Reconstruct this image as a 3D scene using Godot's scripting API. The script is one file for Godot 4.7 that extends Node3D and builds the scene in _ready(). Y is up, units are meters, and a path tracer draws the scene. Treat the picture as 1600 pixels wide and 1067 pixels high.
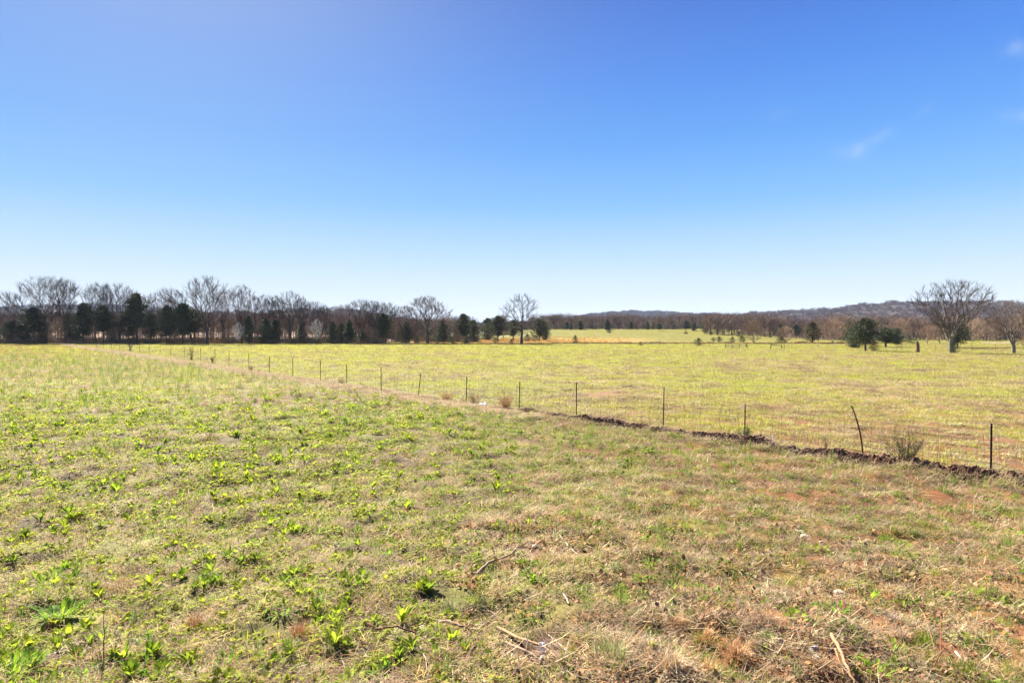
extends Node3D
# An early-spring pasture seen against the light: a T-post fence running away to the left, bare trees and cedars beyond, wooded hills far off.
# The lens stands at x = z = 0, 3.05 m above the level of the pasture, and looks along -z. A place is written as at(bearing, metres): bearing is 1000 times x over distance.

const EYE := 3.05
const EXPOSURE := 4.7
const SUN_AZIMUTH := -30.0
const SUN_HEIGHT := 38.0

var rng := RandomNumberGenerator.new()
var lumps := FastNoiseLite.new()
var patches := FastNoiseLite.new()
var mottle := FastNoiseLite.new()
var names := {}
var cleared := {}
var M := {}

# ---------------------------------------------------------------- mesh building
class Shape:
	var v := PackedVector3Array()
	var n := PackedVector3Array()
	var c := PackedColorArray()
	var i := PackedInt32Array()
	var smooth := false
	func tri(a: Vector3, b: Vector3, d: Vector3, k: Color) -> void:
		var s := v.size()
		v.append(a); v.append(b); v.append(d)
		c.append(k); c.append(k); c.append(k)
		i.append(s); i.append(s + 1); i.append(s + 2)
	func quad(a: Vector3, b: Vector3, d: Vector3, e: Vector3, k: Color) -> void:
		tri(a, b, d, k); tri(a, d, e, k)
	# a round bar through points p with radii r
	func tube(p: PackedVector3Array, r: PackedFloat32Array, sides: int, k: Color, capped := false) -> void:
		var ref := Vector3(0.31, 0.17, 0.93)
		var last := p.size() - 1
		var start := v.size()
		for a in p.size():
			var t := (p[mini(a + 1, last)] - p[maxi(a - 1, 0)]).normalized()
			var u := t.cross(ref).normalized()
			var w := t.cross(u)
			for s in sides:
				var q := TAU * s / sides
				var o := u * cos(q) + w * sin(q)
				v.append(p[a] + o * r[a]); n.append(o); c.append(k)
		for a in last:
			for s in sides:
				var b0 := start + a * sides + s
				var b1 := start + a * sides + (s + 1) % sides
				i.append(b0); i.append(b0 + sides); i.append(b1)
				i.append(b1); i.append(b0 + sides); i.append(b1 + sides)
		smooth = true
		if capped:
			for e in [0, last]:
				var m := v.size()
				v.append(p[e]); n.append((p[last] - p[0]).normalized() * (1.0 if e else -1.0)); c.append(k)
				for s in sides:
					var x0: int = start + e * sides + s
					var x1: int = start + e * sides + (s + 1) % sides
					i.append(m); i.append(x1 if e else x0); i.append(x0 if e else x1)
	func bar(a: Vector3, b: Vector3, ra: float, rb: float, sides: int, k: Color) -> void:
		tube(PackedVector3Array([a, b]), PackedFloat32Array([ra, rb]), sides, k, true)
	func mesh(m: Material) -> ArrayMesh:
		var arr := []
		arr.resize(Mesh.ARRAY_MAX)
		arr[Mesh.ARRAY_VERTEX] = v
		if smooth and n.size() == v.size():
			arr[Mesh.ARRAY_NORMAL] = n
		arr[Mesh.ARRAY_COLOR] = c
		arr[Mesh.ARRAY_INDEX] = i
		var out := ArrayMesh.new()
		out.add_surface_from_arrays(Mesh.PRIMITIVE_TRIANGLES, arr)
		out.surface_set_material(0, m)
		return out

func numbered(called: String) -> String:
	var k: int = names.get(called, -1) + 1
	names[called] = k
	return called if k == 0 else "%s_%03d" % [called, k]

func part(called: String, mesh: Mesh, parent: Node3D, label := "") -> MeshInstance3D:
	var o := MeshInstance3D.new()
	o.name = called
	o.mesh = mesh
	parent.add_child(o, true)
	if label: o.set_meta("label", label)
	return o

func tag(o: Node, label: String, category: String, group := "", kind := "") -> void:
	if label: o.set_meta("label", label)
	if category: o.set_meta("category", category)
	if group: o.set_meta("group", group)
	if kind: o.set_meta("kind", kind)

func thing(called: String, label: String, category: String, where: Vector3, turn := 0.0, group := "") -> Node3D:
	var o := Node3D.new()
	o.name = numbered(called)
	add_child(o)
	o.position = where
	o.rotation.y = turn
	tag(o, label, category, group)
	return o

func single(called: String, mesh: Mesh, label: String, category: String, group := "", kind := "") -> MeshInstance3D:
	var o := MeshInstance3D.new()
	o.name = numbered(called)
	o.mesh = mesh
	add_child(o)
	tag(o, label, category, group, kind)
	return o

func copy(o: Node3D, called: String, label: String, group: String, where: Vector3, turn: float, size: Vector3) -> Node3D:
	var c: Node3D = o.duplicate()
	c.name = numbered(called)
	add_child(c)
	c.position = where
	c.basis = Basis(Vector3.UP, turn).scaled_local(size)
	tag(c, label, "", group)
	return c

func scatter(called: String, mesh: Mesh, rows: PackedFloat32Array, label: String, category: String) -> void:
	if rows.is_empty(): return
	var mm := MultiMesh.new()
	mm.transform_format = MultiMesh.TRANSFORM_3D
	mm.use_colors = true
	mm.mesh = mesh
	mm.instance_count = rows.size() / 16
	mm.buffer = rows
	var o := MultiMeshInstance3D.new()
	o.name = numbered(called)
	o.multimesh = mm
	add_child(o)
	tag(o, label, category, "", "stuff")

func row(p: Vector3, turn: float, s: float, sy: float, k: Color) -> PackedFloat32Array:
	var a := cos(turn) * s
	var b := sin(turn) * s
	return PackedFloat32Array([a, 0, b, p.x, 0, sy, 0, p.y, -b, 0, a, p.z, k.r, k.g, k.b, 1])

func mat(rough: float, back := 0.0) -> StandardMaterial3D:
	var m := StandardMaterial3D.new()
	m.vertex_color_use_as_albedo = true
	m.roughness = rough
	m.metallic_specular = 0.25
	m.cull_mode = BaseMaterial3D.CULL_DISABLED
	if back > 0.0:
		m.backlight_enabled = true
		m.backlight = Color(back, back, back)
	return m

func noise_texture(frequency: float, lo: Color, hi: Color, seed_: int, octaves := 5, size := 1024) -> NoiseTexture2D:
	var f := FastNoiseLite.new()
	f.seed = seed_
	f.frequency = frequency
	f.fractal_octaves = octaves
	f.fractal_gain = 0.62
	var g := Gradient.new()
	g.set_color(0, lo)
	g.set_color(1, hi)
	var t := NoiseTexture2D.new()
	t.width = size
	t.height = size
	t.seamless = true
	t.noise = f
	t.color_ramp = g
	return t

func vary(k: Color, by: float) -> Color:
	var s := 1.0 + rng.randf_range(-by, by)
	return Color(k.r * s * (1.0 + rng.randf_range(-by, by) * 0.3), k.g * s, k.b * s * (1.0 + rng.randf_range(-by, by) * 0.4))

# ---------------------------------------------------------------- the lie of the land
func hump(x: float, d: float, cx: float, cd: float, sx: float, sd: float, h: float) -> float:
	var a := (x - cx) / sx
	var b := (d - cd) / sd
	return h * exp(-0.5 * (a * a + b * b))

func land(x: float, z: float) -> float:
	var d := -z
	var r := sqrt(x * x + d * d)
	var h := 0.0
	if r < 60.0:
		h += 0.95 * (1.0 - smoothstep(0.5, 14.5, r))
		var near := 1.0 - smoothstep(25.0, 60.0, r)
		h += near * (lumps.get_noise_2d(x * 1.0, z * 1.0) * 0.13 + lumps.get_noise_2d(x * 4.5 + 90.0, z * 4.5) * 0.07 * (1.0 - smoothstep(10.0, 30.0, r)))
		if r < 8.0:
			# a washed-out gully that comes up from between the dry tussocks at the edge of the bank
			var off := absf(x - 0.10 + (d - 4.2) * 0.28)
			h -= 0.10 * exp(-off * off / 0.03) * smoothstep(3.0, 3.6, d) * (1.0 - smoothstep(5.0, 5.8, d))
			var hole := Vector2(x - 1.45, (d - 3.85) * 1.2).length()
			h -= 0.14 * exp(-hole * hole / 0.10)
	if r > 60.0:
		var b := x / maxf(d, 1.0)
		var far := smoothstep(60.0, 140.0, r)
		h += far * lumps.get_noise_2d(x * 0.06, z * 0.06) * 0.5 * smoothstep(100.0, 300.0, r)
		h += 4.4 * smoothstep(155.0, 300.0, d) * (1.0 - smoothstep(-0.30, -0.17, b))
		h += 3.9 * smoothstep(175.0, 350.0, d) * smoothstep(-0.1, 0.06, b) * (1.0 - smoothstep(0.34, 0.48, b))
	if r > 500.0:
		h += hump(x, d, 980, 1500, 370, 330, 47) + hump(x, d, 900, 1350, 150, 200, 9)
		h += hump(x, d, 420, 2500, 230, 260, 50) + hump(x, d, 820, 2700, 260, 300, 34)
		h += hump(x, d, 1165, 3800, 105, 300, 34) + hump(x, d, 1250, 3900, 560, 400, 58)
		h += hump(x, d, -340, 1300, 110, 220, 26) + hump(x, d, -700, 1250, 170, 220, 20)
		h += hump(x, d, -1700, 2600, 520, 400, 88)
		h += smoothstep(500.0, 1500.0, r) * (6.0 + 14.0 * lumps.get_noise_2d(x * 0.02, z * 0.02))
	return h

func at(bearing: float, d: float) -> Vector3:
	var x := bearing * d * 0.001
	return Vector3(x, land(x, -d), -d)

# ground distance to the fence, positive on the pasture side
func beyond_fence(x: float, z: float) -> float:
	return (x - 9.85) * 0.764 + (-z - 13.1) * 0.645

func along_fence(x: float, z: float) -> float:
	return (x - 9.85) * -0.645 + (-z - 13.1) * 0.764

# ---------------------------------------------------------------- plants
func blade(s: Shape, p: Vector3, turn: float, lean: float, length: float, width: float, k: Color, droop := 0.5) -> void:
	var out := Vector3(cos(turn), 0, sin(turn))
	var side := Vector3(-out.z, 0, out.x) * width * 0.5
	var mid := p + (out * sin(lean) + Vector3.UP * cos(lean)) * length * 0.55
	var l2 := lean + droop
	var tip := mid + (out * sin(l2) + Vector3.UP * cos(l2)) * length * 0.45
	s.tri(p - side, mid - side * 0.8, p + side, k)
	s.tri(p + side, mid - side * 0.8, mid + side * 0.8, k)
	s.tri(mid - side * 0.8, tip, mid + side * 0.8, k)

func tuft(count: int, spread: float, lo: float, hi: float, width: float, lean_most: float, by := 0.25) -> Shape:
	var s := Shape.new()
	for k in count:
		var a := rng.randf() * TAU
		var q := sqrt(rng.randf()) * spread
		blade(s, Vector3(cos(a) * q, -0.01, sin(a) * q), rng.randf() * TAU, rng.randf() * lean_most, rng.randf_range(lo, hi), width * rng.randf_range(0.7, 1.3), vary(Color(0.9, 0.9, 0.9), by), rng.randf_range(0.1, 0.9))
	return s

func thatch(count: int, spread: float, lo: float, hi: float, width: float, rise: float) -> Shape:
	var s := Shape.new()
	for k in count:
		var a := rng.randf() * TAU
		var q := sqrt(rng.randf()) * spread
		var p := Vector3(cos(a) * q, rng.randf() * rise, sin(a) * q)
		blade(s, p, rng.randf() * TAU, rng.randf_range(1.0, 1.6), rng.randf_range(lo, hi), width * rng.randf_range(0.6, 1.4), vary(Color(0.85, 0.85, 0.85), 0.45), rng.randf_range(-0.4, 0.5))
	return s

func leaflets(count: int, spread: float, size: float, rise: float) -> Shape:
	var s := Shape.new()
	for k in count:
		var a := rng.randf() * TAU
		var q := sqrt(rng.randf()) * spread
		var p := Vector3(cos(a) * q, 0.005 + rng.randf() * rise * (1.0 - q / spread * 0.6), sin(a) * q)
		var t := rng.randf() * TAU
		var z := size * rng.randf_range(0.6, 1.3)
		var tilt := rng.randf_range(0.0, 0.9)
		var o := Vector3(cos(t) * cos(tilt), sin(tilt), sin(t) * cos(tilt)) * z
		var w := Vector3(-sin(t), rng.randf_range(-0.3, 0.3), cos(t)) * z * 0.38
		var kk := vary(Color(0.9, 0.9, 0.9), 0.3)
		s.quad(p, p + o * 0.5 - w, p + o, p + o * 0.5 + w, kk)
	return s

# one lance-shaped weed leaf along +x, folded along its rib and arching over
func weed_leaf(length: float, width: float, lean: float, k: Color) -> Shape:
	var s := Shape.new()
	var p := Vector3.ZERO
	var n := 6
	var was := []
	for a in n + 1:
		var t := float(a) / n
		var w := width * pow(sin(PI * clampf(0.08 + t * 0.9, 0.0, 1.0)), 0.8) * (0.55 + 0.45 * t if t < 0.5 else 1.0) * 0.5
		var now := [p + Vector3(0, w * 0.35, -w), p, p + Vector3(0, w * 0.35, w)]
		if a > 0:
			s.quad(was[0], now[0], now[1], was[1], k)
			s.quad(was[1], now[1], now[2], was[2], vary(k, 0.06))
		was = now
		var q := lean + t * t * 0.9
		p += Vector3(sin(q), cos(q), 0) * length / n
	return s

# A leafless tree: points are strewn through the outline of the crown, and each is joined to the wood already grown by the shortest way to the root that does not turn back.
# f.outline(u) is the half-width at height u (0 to 1) within the crown
func bare_tree(f: Dictionary) -> Node3D:
	var o := Node3D.new()
	var p := PackedVector3Array()
	var up := PackedInt32Array()
	var path := PackedFloat32Array()
	var dir := PackedVector3Array()
	var high: float = f.height
	var low: float = f.bottom * high
	var lean: Vector3 = f.get("lean", Vector3.ZERO)
	var fork: float = f.fork * high
	var n := 6
	for k in n + 1:
		var t := float(k) / n
		var q := Vector3(0, -0.2 + t * (fork + 0.2), 0) + lean * t * t * fork + Vector3(rng.randfn(), 0, rng.randfn()) * 0.03 * fork * t * 0.5
		p.append(q); up.append(k - 1)
		path.append(0.0 if k == 0 else path[k - 1] + q.distance_to(p[k - 1]))
		dir.append(Vector3.UP if k == 0 else (q - p[k - 1]).normalized())
	var trunk_nodes := p.size()
	var goals := []
	var tries := 0
	while goals.size() < f.points and tries < 60000:
		tries += 1
		var y := rng.randf_range(low, high)
		var u := (y - low) / (high - low)
		var half: float = f.half * high * (f.outline as Callable).call(u)
		var x := rng.randf_range(-1, 1)
		var z := rng.randf_range(-1, 1)
		var r := sqrt(x * x + z * z)
		var lobe: float = 1.0 + 0.45 * lumps.get_noise_3d(x / maxf(r, 0.01) * 1.6 + f.girth * 50.0, u * 3.0, z / maxf(r, 0.01) * 1.6) + rng.randf_range(-0.12, 0.06)
		if r > lobe or u > 0.93 + 0.3 * lumps.get_noise_2d(x * 4.0 + f.girth * 70.0, z * 4.0) or rng.randf() > 0.35 + 0.65 * maxf(r, u): continue
		var lump: float = lumps.get_noise_3d(x * half * 1.1 / high * 8.0 + f.girth * 100.0, y / high * 9.0, z * half / high * 9.0)
		if lump < -0.12 - 0.25 * rng.randf(): continue
		goals.append(Vector3(x * half, y, z * half) + lean * y)
	var top := p[trunk_nodes - 1]
	goals.sort_custom(func(g, h): return g.distance_squared_to(top) < h.distance_squared_to(top))
	var limbs: int = f.get("limbs", 0)
	for k in limbs:
		var a := TAU * (k + rng.randf_range(-0.25, 0.25)) / limbs
		var u := rng.randf_range(0.35, 0.85)
		var half: float = f.half * high * (f.outline as Callable).call(u) * rng.randf_range(0.45, 0.8) * (0.35 if k % 4 == 3 else 1.0)
		var y := lerpf(low, high, u)
		goals.insert(k, Vector3(cos(a) * half, y, sin(a) * half) + lean * y)
	var straight: float = f.straight
	for g in goals:
		var best := 1e9
		var at_ := 3
		for k in range(2, p.size()):
			var v: Vector3 = g - p[k]
			var l := v.length()
			if l > best: continue
			var c := l + straight * path[k]
			var turn := v.dot(dir[k]) / maxf(l, 0.001)
			if turn < 0.72: c += l * (0.72 - turn) * 3.0
			if c < best:
				best = c
				at_ = k
		var v2: Vector3 = g - p[at_]
		var l2 := v2.length()
		if l2 < 0.05: continue
		# a long way is bent: it leaves along the parent and swings towards its goal
		var pieces := clampi(int(l2 / 0.55), 1, 5)
		var from := at_
		var base := p[at_]
		var swing: Vector3 = dir[at_] * l2 * 0.10 + Vector3(rng.randfn(), rng.randfn() - 0.3, rng.randfn()) * l2 * 0.05 * f.crook
		for k in pieces:
			var t := float(k + 1) / pieces
			var q: Vector3 = base + v2 * t + swing * sin(PI * t)
			p.append(q); up.append(from)
			path.append(path[from] + q.distance_to(p[from]))
			dir.append((q - p[from]).normalized())
			from = p.size() - 1
	var ends := PackedFloat32Array()
	ends.resize(p.size())
	var has := PackedByteArray()
	has.resize(p.size())
	for k in range(p.size() - 1, 0, -1):
		if has[k] == 0: ends[k] = 1.0
		ends[up[k]] += ends[k]
		has[up[k]] = 1
	var most := maxf(ends[1], 1.0)
	var thick := func(k: int) -> float:
		return maxf(f.girth * pow(ends[k] / most, 0.53), f.fine)
	var trunk := Shape.new()
	var crown := Shape.new()
	var line := PackedVector3Array()
	var rad := PackedFloat32Array()
	for k in trunk_nodes:
		line.append(p[k]); rad.append(f.girth * (1.5 - 0.5 * minf(k / 2.0, 1.0)) if k < 2 else thick.call(k))
	trunk.tube(line, rad, 9, f.bark)
	for k in range(trunk_nodes, p.size()):
		var r1: float = thick.call(k)
		var r0: float = minf(thick.call(up[k]), r1 * 1.5)
		var kk: Color = vary(f.bark if r1 > 0.05 else f.twig, 0.15)
		crown.tube(PackedVector3Array([p[up[k]], p[k]]), PackedFloat32Array([r0, r1]), 6 if r1 > 0.08 else (4 if r1 > 0.03 else 3), kk)
		if ends[k] <= 3.0:
			for j in f.twigs:
				var from := p[up[k]].lerp(p[k], rng.randf_range(0.2, 1.0))
				var g := (dir[k] * 0.9 + (from - Vector3(0, low, 0)).normalized() * 0.7 + Vector3(rng.randfn(), rng.randfn() + 0.3, rng.randfn()) * 0.5).normalized()
				var l: float = f.twig_length * rng.randf_range(0.5, 1.2)
				crown.tube(PackedVector3Array([from, from + g * l]), PackedFloat32Array([f.fine, f.fine * 0.35]), 3, vary(f.twig, 0.2))
	part("trunk", trunk.mesh(M.bark), o)
	part("crown", crown.mesh(M.bark), o)
	return o

# an evergreen cedar: trunk and a crown of many small sprays; height 1
func cedar(bottom: float, wide: float, point: float, sprays: int, k: Color, gap := 0.0) -> Node3D:
	var o := Node3D.new()
	var t := Shape.new()
	t.tube(PackedVector3Array([Vector3(0, -0.02, 0), Vector3(0.01, 0.4, 0), Vector3(0, 0.9, 0.01)]), PackedFloat32Array([0.026, 0.016, 0.004]), 6, Color(0.13, 0.09, 0.065))
	part("trunk", t.mesh(M.bark), o)
	var s := Shape.new()
	var limbs := int(sprays / 75.0)
	var seed_ := rng.randf() * 90.0
	for b in limbs:
		var h := bottom + (1.0 - bottom) * pow((b + rng.randf()) / limbs, 0.85)
		var u := clampf((h - bottom) / (1.0 - bottom), 0.0, 1.0)
		var a := b * 2.4 + rng.randf()
		var reach := wide * pow(sin(PI * clampf(0.14 + 0.86 * pow(u, point), 0.0, 1.0)), 0.75) * rng.randf_range(0.62, 1.18) * (1.0 + 0.8 * lumps.get_noise_3d(cos(a) * 1.5 + seed_, h * 7.0, sin(a) * 1.5))
		if rng.randf() < gap: reach *= 0.5
		reach = maxf(reach, 0.03)
		var out := Vector3(cos(a), rng.randf_range(0.0, 0.8), sin(a)).normalized()
		var root := Vector3(0, h - reach * out.y * 0.5, 0)
		t.tube(PackedVector3Array([root, root + out * reach * 0.8]), PackedFloat32Array([0.006, 0.002]), 3, Color(0.12, 0.09, 0.07))
		var kk := vary(k, 0.3)
		for j in 75:
			var along := reach * rng.randf_range(0.25, 1.0)
			var p := root + out * along + Vector3(rng.randfn(), rng.randfn() * 0.6, rng.randfn()) * (0.014 + 0.10 * reach)
			var g := (out * 0.6 + Vector3(rng.randfn(), rng.randfn() + 0.5, rng.randfn()) * 0.7).normalized()
			var w := g.cross(Vector3(rng.randfn(), rng.randfn(), rng.randfn())).normalized() * 0.010
			s.tri(p - w, p + g * rng.randf_range(0.025, 0.055), p + w, vary(kk, 0.3))
	part("crown", s.mesh(M.needle), o)
	return o

# a low twiggy bush, height about 1
func twig_bush(stems: int, spread: float, k: Color, leaf: Color, leaves: int) -> Node3D:
	var o := Node3D.new()
	var t := Shape.new()
	var s := Shape.new()
	for b in stems:
		var a := rng.randf() * TAU
		var d := Vector3(cos(a) * spread * rng.randf(), 1.0, sin(a) * spread * rng.randf()).normalized()
		var p := Vector3(rng.randfn(), 0, rng.randfn()) * 0.05 - Vector3(0, 0.03, 0)
		var l := rng.randf_range(0.55, 1.0)
		var mid := p + d * l * 0.5
		var tip := mid + (d + Vector3(rng.randfn(), 0.3, rng.randfn()) * 0.25).normalized() * l * 0.5
		t.tube(PackedVector3Array([p, mid, tip]), PackedFloat32Array([0.012, 0.007, 0.003]), 3, vary(k, 0.2))
		for j in 7:
			var from := p.lerp(mid, rng.randf()) if j < 2 else mid.lerp(tip, rng.randf())
			var g := (d + Vector3(rng.randfn(), rng.randfn(), rng.randfn()) * 0.6).normalized()
			var l2 := rng.randf_range(0.12, 0.32)
			t.tube(PackedVector3Array([from, from + g * l2]), PackedFloat32Array([0.005, 0.002]), 3, vary(k, 0.2))
			for q in leaves:
				var c := from + g * l2 * rng.randf_range(0.2, 1.1) + Vector3(rng.randfn(), rng.randfn(), rng.randfn()) * 0.02
				var e := Vector3(rng.randfn(), rng.randfn(), rng.randfn()).normalized() * rng.randf_range(0.02, 0.05)
				var w := e.cross(Vector3(rng.randfn(), 1, rng.randfn())).normalized() * 0.012
				s.tri(c - w, c + e, c + w, vary(leaf, 0.3))
	part("stem", t.mesh(M.bark), o)
	if leaves > 0:
		part("foliage", s.mesh(M.needle), o)
	return o

# a tree of the far woods in a few faces; height 1
func far_tree(twigs: int, wide: float, start: float, bold := 1.0) -> Shape:
	var s := Shape.new()
	s.tube(PackedVector3Array([Vector3(0, -0.05, 0), Vector3(0.01, 0.35, 0), Vector3(0, 0.8, 0.02)]), PackedFloat32Array([0.016, 0.011, 0.004]), 4, Color(0.9, 0.9, 0.9))
	s.smooth = false
	for k in twigs:
		var h := rng.randf_range(start, 0.75)
		var a := rng.randf() * TAU
		var p := Vector3(0, h, 0)
		var d := Vector3(cos(a) * rng.randf_range(0.3, 1.0), rng.randf_range(0.5, 1.0), sin(a) * rng.randf_range(0.3, 1.0)).normalized()
		var l := rng.randf_range(0.4, 0.8) * wide * (1.3 - h)
		var e := p + d * l
		var w := d.cross(Vector3.UP).normalized() * 0.005
		s.tri(p - w * 1.6, e, p + w * 1.6, Color(0.85, 0.85, 0.85))
		for j in 9:
			var f := p.lerp(e, rng.randf_range(0.3, 1.0))
			var g := (d + Vector3(rng.randfn(), rng.randfn() + 0.5, rng.randfn()) * 0.6).normalized()
			var ww := g.cross(Vector3(rng.randfn(), rng.randfn(), rng.randfn())).normalized() * 0.0042 * bold
			s.tri(f - ww, f + g * l * rng.randf_range(0.25, 0.6), f + ww, vary(Color(0.9, 0.9, 0.9), 0.25))
	return s

# a stone: a rough faceted lump of the given half-sizes
func stone_mesh(half: Vector3, k: Color, seed_: int, m: Material) -> ArrayMesh:
	var f := FastNoiseLite.new()
	f.seed = seed_
	f.frequency = 0.9
	var s := Shape.new()
	var rings := 9
	var around := 12
	for a in rings + 1:
		for b in around:
			var u := PI * a / rings
			var w := TAU * b / around
			var d := Vector3(sin(u) * cos(w), cos(u), sin(u) * sin(w))
			var g := 1.0 + 0.5 * f.get_noise_3dv(d * 1.2) + 0.25 * f.get_noise_3dv(d * 3.5)
			d = Vector3(signf(d.x) * pow(absf(d.x), 0.8), signf(d.y) * pow(absf(d.y), 0.75), signf(d.z) * pow(absf(d.z), 0.8))
			s.v.append(d * half * g)
			s.c.append(vary(k, 0.12))
	for a in rings:
		for b in around:
			var p0 := a * around + b
			var p1 := a * around + (b + 1) % around
			s.i.append_array(PackedInt32Array([p0, p1, p0 + around, p1, p1 + around, p0 + around]))
	return s.mesh(m)

# ---------------------------------------------------------------- light and air
func look_and_light() -> void:
	var cam := Camera3D.new()
	cam.name = "camera"
	cam.fov = rad_to_deg(2.0 * atan(533.5 / 1000.0))
	cam.near = 0.05
	cam.far = 12000.0
	cam.position = Vector3(0, EYE, 0)
	cam.rotation_degrees.x = -0.945
	add_child(cam)
	var az := deg_to_rad(SUN_AZIMUTH)
	var el := deg_to_rad(SUN_HEIGHT)
	var sun_at := Vector3(sin(az) * cos(el), sin(el), -cos(az) * cos(el))
	var sun := DirectionalLight3D.new()
	sun.name = "sun"
	sun.light_color = Color(1.0, 0.965, 0.91)
	sun.light_energy = 1.6
	sun.light_angular_distance = 0.53
	sun.shadow_enabled = true
	sun.basis = Basis.looking_at(-sun_at, Vector3.UP)
	add_child(sun)
	var env := Environment.new()
	env.background_mode = Environment.BG_SKY
	env.sky = Sky.new()
	var pan := PanoramaSkyMaterial.new()
	pan.panorama = sky_texture(sun_at)
	env.sky.sky_material = pan
	env.tonemap_mode = Environment.TONE_MAPPER_LINEAR
	env.tonemap_exposure = EXPOSURE
	env.sdfgi_enabled = true
	env.ssao_enabled = true
	env.ssil_enabled = true
	env.fog_enabled = true
	env.fog_density = 0.00007
	env.fog_light_color = Color(0.80, 0.87, 1.0)
	var w := WorldEnvironment.new()
	w.name = "world"
	w.environment = env
	add_child(w)

# clear air that pales towards the horizon and towards the sun, with a few wisps of high cloud
func sky_texture(sun_at: Vector3) -> ImageTexture:
	var heights := [0.0, 2.0, 4.0, 7.0, 11.0, 16.0, 21.0, 27.0, 45.0, 90.0]
	var tones := [Color8(236, 245, 252), Color8(229, 242, 252), Color8(216, 237, 253), Color8(186, 223, 254), Color8(136, 197, 255), Color8(102, 169, 250), Color8(82, 146, 240), Color8(64, 119, 218), Color8(46, 94, 190), Color8(36, 76, 164)]
	var wide := 1024
	var high := 512
	var im := Image.create(wide, high, false, Image.FORMAT_RGBAF)
	var wisp := FastNoiseLite.new()
	wisp.seed = 11
	wisp.frequency = 0.02
	wisp.fractal_octaves = 5
	var clouds := [[528, 238, 22, 7, 0.30, 0.1], [552, 226, 30, 6, 0.20, -0.45], [580, 209, 16, 4, 0.14, -0.6], [416, 182, 16, 4, 0.22, -0.1], [640, 176, 20, 6, 0.09, -0.5], [788, 79, 22, 9, 0.30, -0.1], [800, 181, 34, 5, 0.35, -0.1], [560, 458, 260, 5, 0.35, -0.03], [800, 436, 150, 6, 0.4, -0.05]]
	for y in high:
		var el := 90.0 - (y + 0.5) * 180.0 / high
		var j := 0
		while j < heights.size() - 2 and el > heights[j + 1]: j += 1
		var t := clampf((el - heights[j]) / (heights[j + 1] - heights[j]), 0.0, 1.0)
		var base: Color = tones[j].srgb_to_linear().lerp(tones[j + 1].srgb_to_linear(), t)
		var ce := cos(deg_to_rad(el))
		var se := sin(deg_to_rad(el))
		for x in wide:
			var a := (x + 0.5) / wide * TAU
			var d := Vector3(sin(a) * ce, se, -cos(a) * ce)
			var c := base
			if el > -1.0:
				var g := rad_to_deg(acos(clampf(d.dot(sun_at), -1.0, 1.0)))
				var glow := 0.95 * exp(-g * g / 480.0) + 0.16 * exp(-g * g / 2600.0)
				c = Color(c.r + glow * 0.30 * (1.0 - c.r), c.g + glow * 0.36 * (1.0 - c.g), c.b + glow * 0.40 * (1.0 - c.b))
				if d.z < -0.3 and el < 45.0 and d.x > 0.2:
					var px := d.x / -d.z * 1000.0
					var py := 517.0 - d.y / -d.z * 1000.0
					for w in clouds:
						var ux: float = (px - w[0]) / w[2]
						var uy: float = (py - w[1] - (px - w[0]) * w[5]) / w[3]
						var near := ux * ux + uy * uy
						if near < 6.0:
							var m: float = w[4] * exp(-near) * clampf(0.9 + 1.6 * wisp.get_noise_2d(px * 2.0, py * 5.0), 0.0, 1.6)
							c = c.lerp(Color(0.72, 0.82, 0.97), m)
			im.set_pixel(x, y, Color(c.r / EXPOSURE, c.g / EXPOSURE, c.b / EXPOSURE))
	return ImageTexture.create_from_image(im)

func materials() -> void:
	M.bark = mat(0.9)
	M.needle = mat(0.7, 0.5)
	M.grass = mat(0.8, 1.0)
	M.leaf = mat(0.75, 1.0)
	M.straw = mat(0.75, 0.55)
	M.stone = mat(0.9)
	M.stone.uv1_triplanar = true
	M.stone.uv1_scale = Vector3.ONE * 4.0
	M.stone.albedo_texture = noise_texture(0.02, Color(0.6, 0.57, 0.52), Color(1, 1, 1), 31, 5, 512)
	M.metal = mat(0.75)
	M.metal.uv1_triplanar = true
	M.metal.uv1_scale = Vector3.ONE * 3.0
	M.metal.albedo_texture = noise_texture(0.03, Color(0.55, 0.45, 0.42), Color(1, 1, 1), 32, 5, 512)
	M.wire = mat(0.6)
	M.ground = mat(0.95)
	M.ground.uv1_triplanar = true
	M.ground.uv1_world_triplanar = true
	M.ground.uv1_scale = Vector3.ONE * 0.43
	M.ground.albedo_texture = noise_texture(0.035, Color(0.50, 0.47, 0.43), Color(1, 1, 1), 33, 6, 2048)
	M.ground.cull_mode = BaseMaterial3D.CULL_BACK
	M.soil = mat(0.95)
	M.soil.uv1_triplanar = true
	M.soil.uv1_world_triplanar = true
	M.soil.uv1_scale = Vector3.ONE * 1.7
	M.soil.albedo_texture = noise_texture(0.03, Color(0.42, 0.36, 0.32), Color(1, 1, 1), 34, 6, 1024)
	M.wood = mat(0.85)
	M.plain = mat(0.6)
	M.soil_clod = mat(0.95)
	M.stick = mat(0.85)
	M.stick.uv1_triplanar = true
	M.stick.uv1_scale = Vector3.ONE * 9.0
	M.stick.albedo_texture = noise_texture(0.04, Color(0.55, 0.5, 0.46), Color(1, 1, 1), 35, 5, 512)

# ---------------------------------------------------------------- ground
const LIME := Color(0.385, 0.405, 0.028)
const GREEN := Color(0.16, 0.24, 0.02)
const DEEP := Color(0.06, 0.13, 0.025)
const BLUISH := Color(0.17, 0.22, 0.06)
const TAN := Color(0.44, 0.34, 0.17)
const PALE := Color(0.54, 0.45, 0.27)
const PINKISH := Color(0.28, 0.19, 0.115)
const RUST := Color(0.40, 0.19, 0.07)
const SOIL := Color(0.10, 0.065, 0.05)
const CLAY := Color(0.24, 0.10, 0.045)

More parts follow.
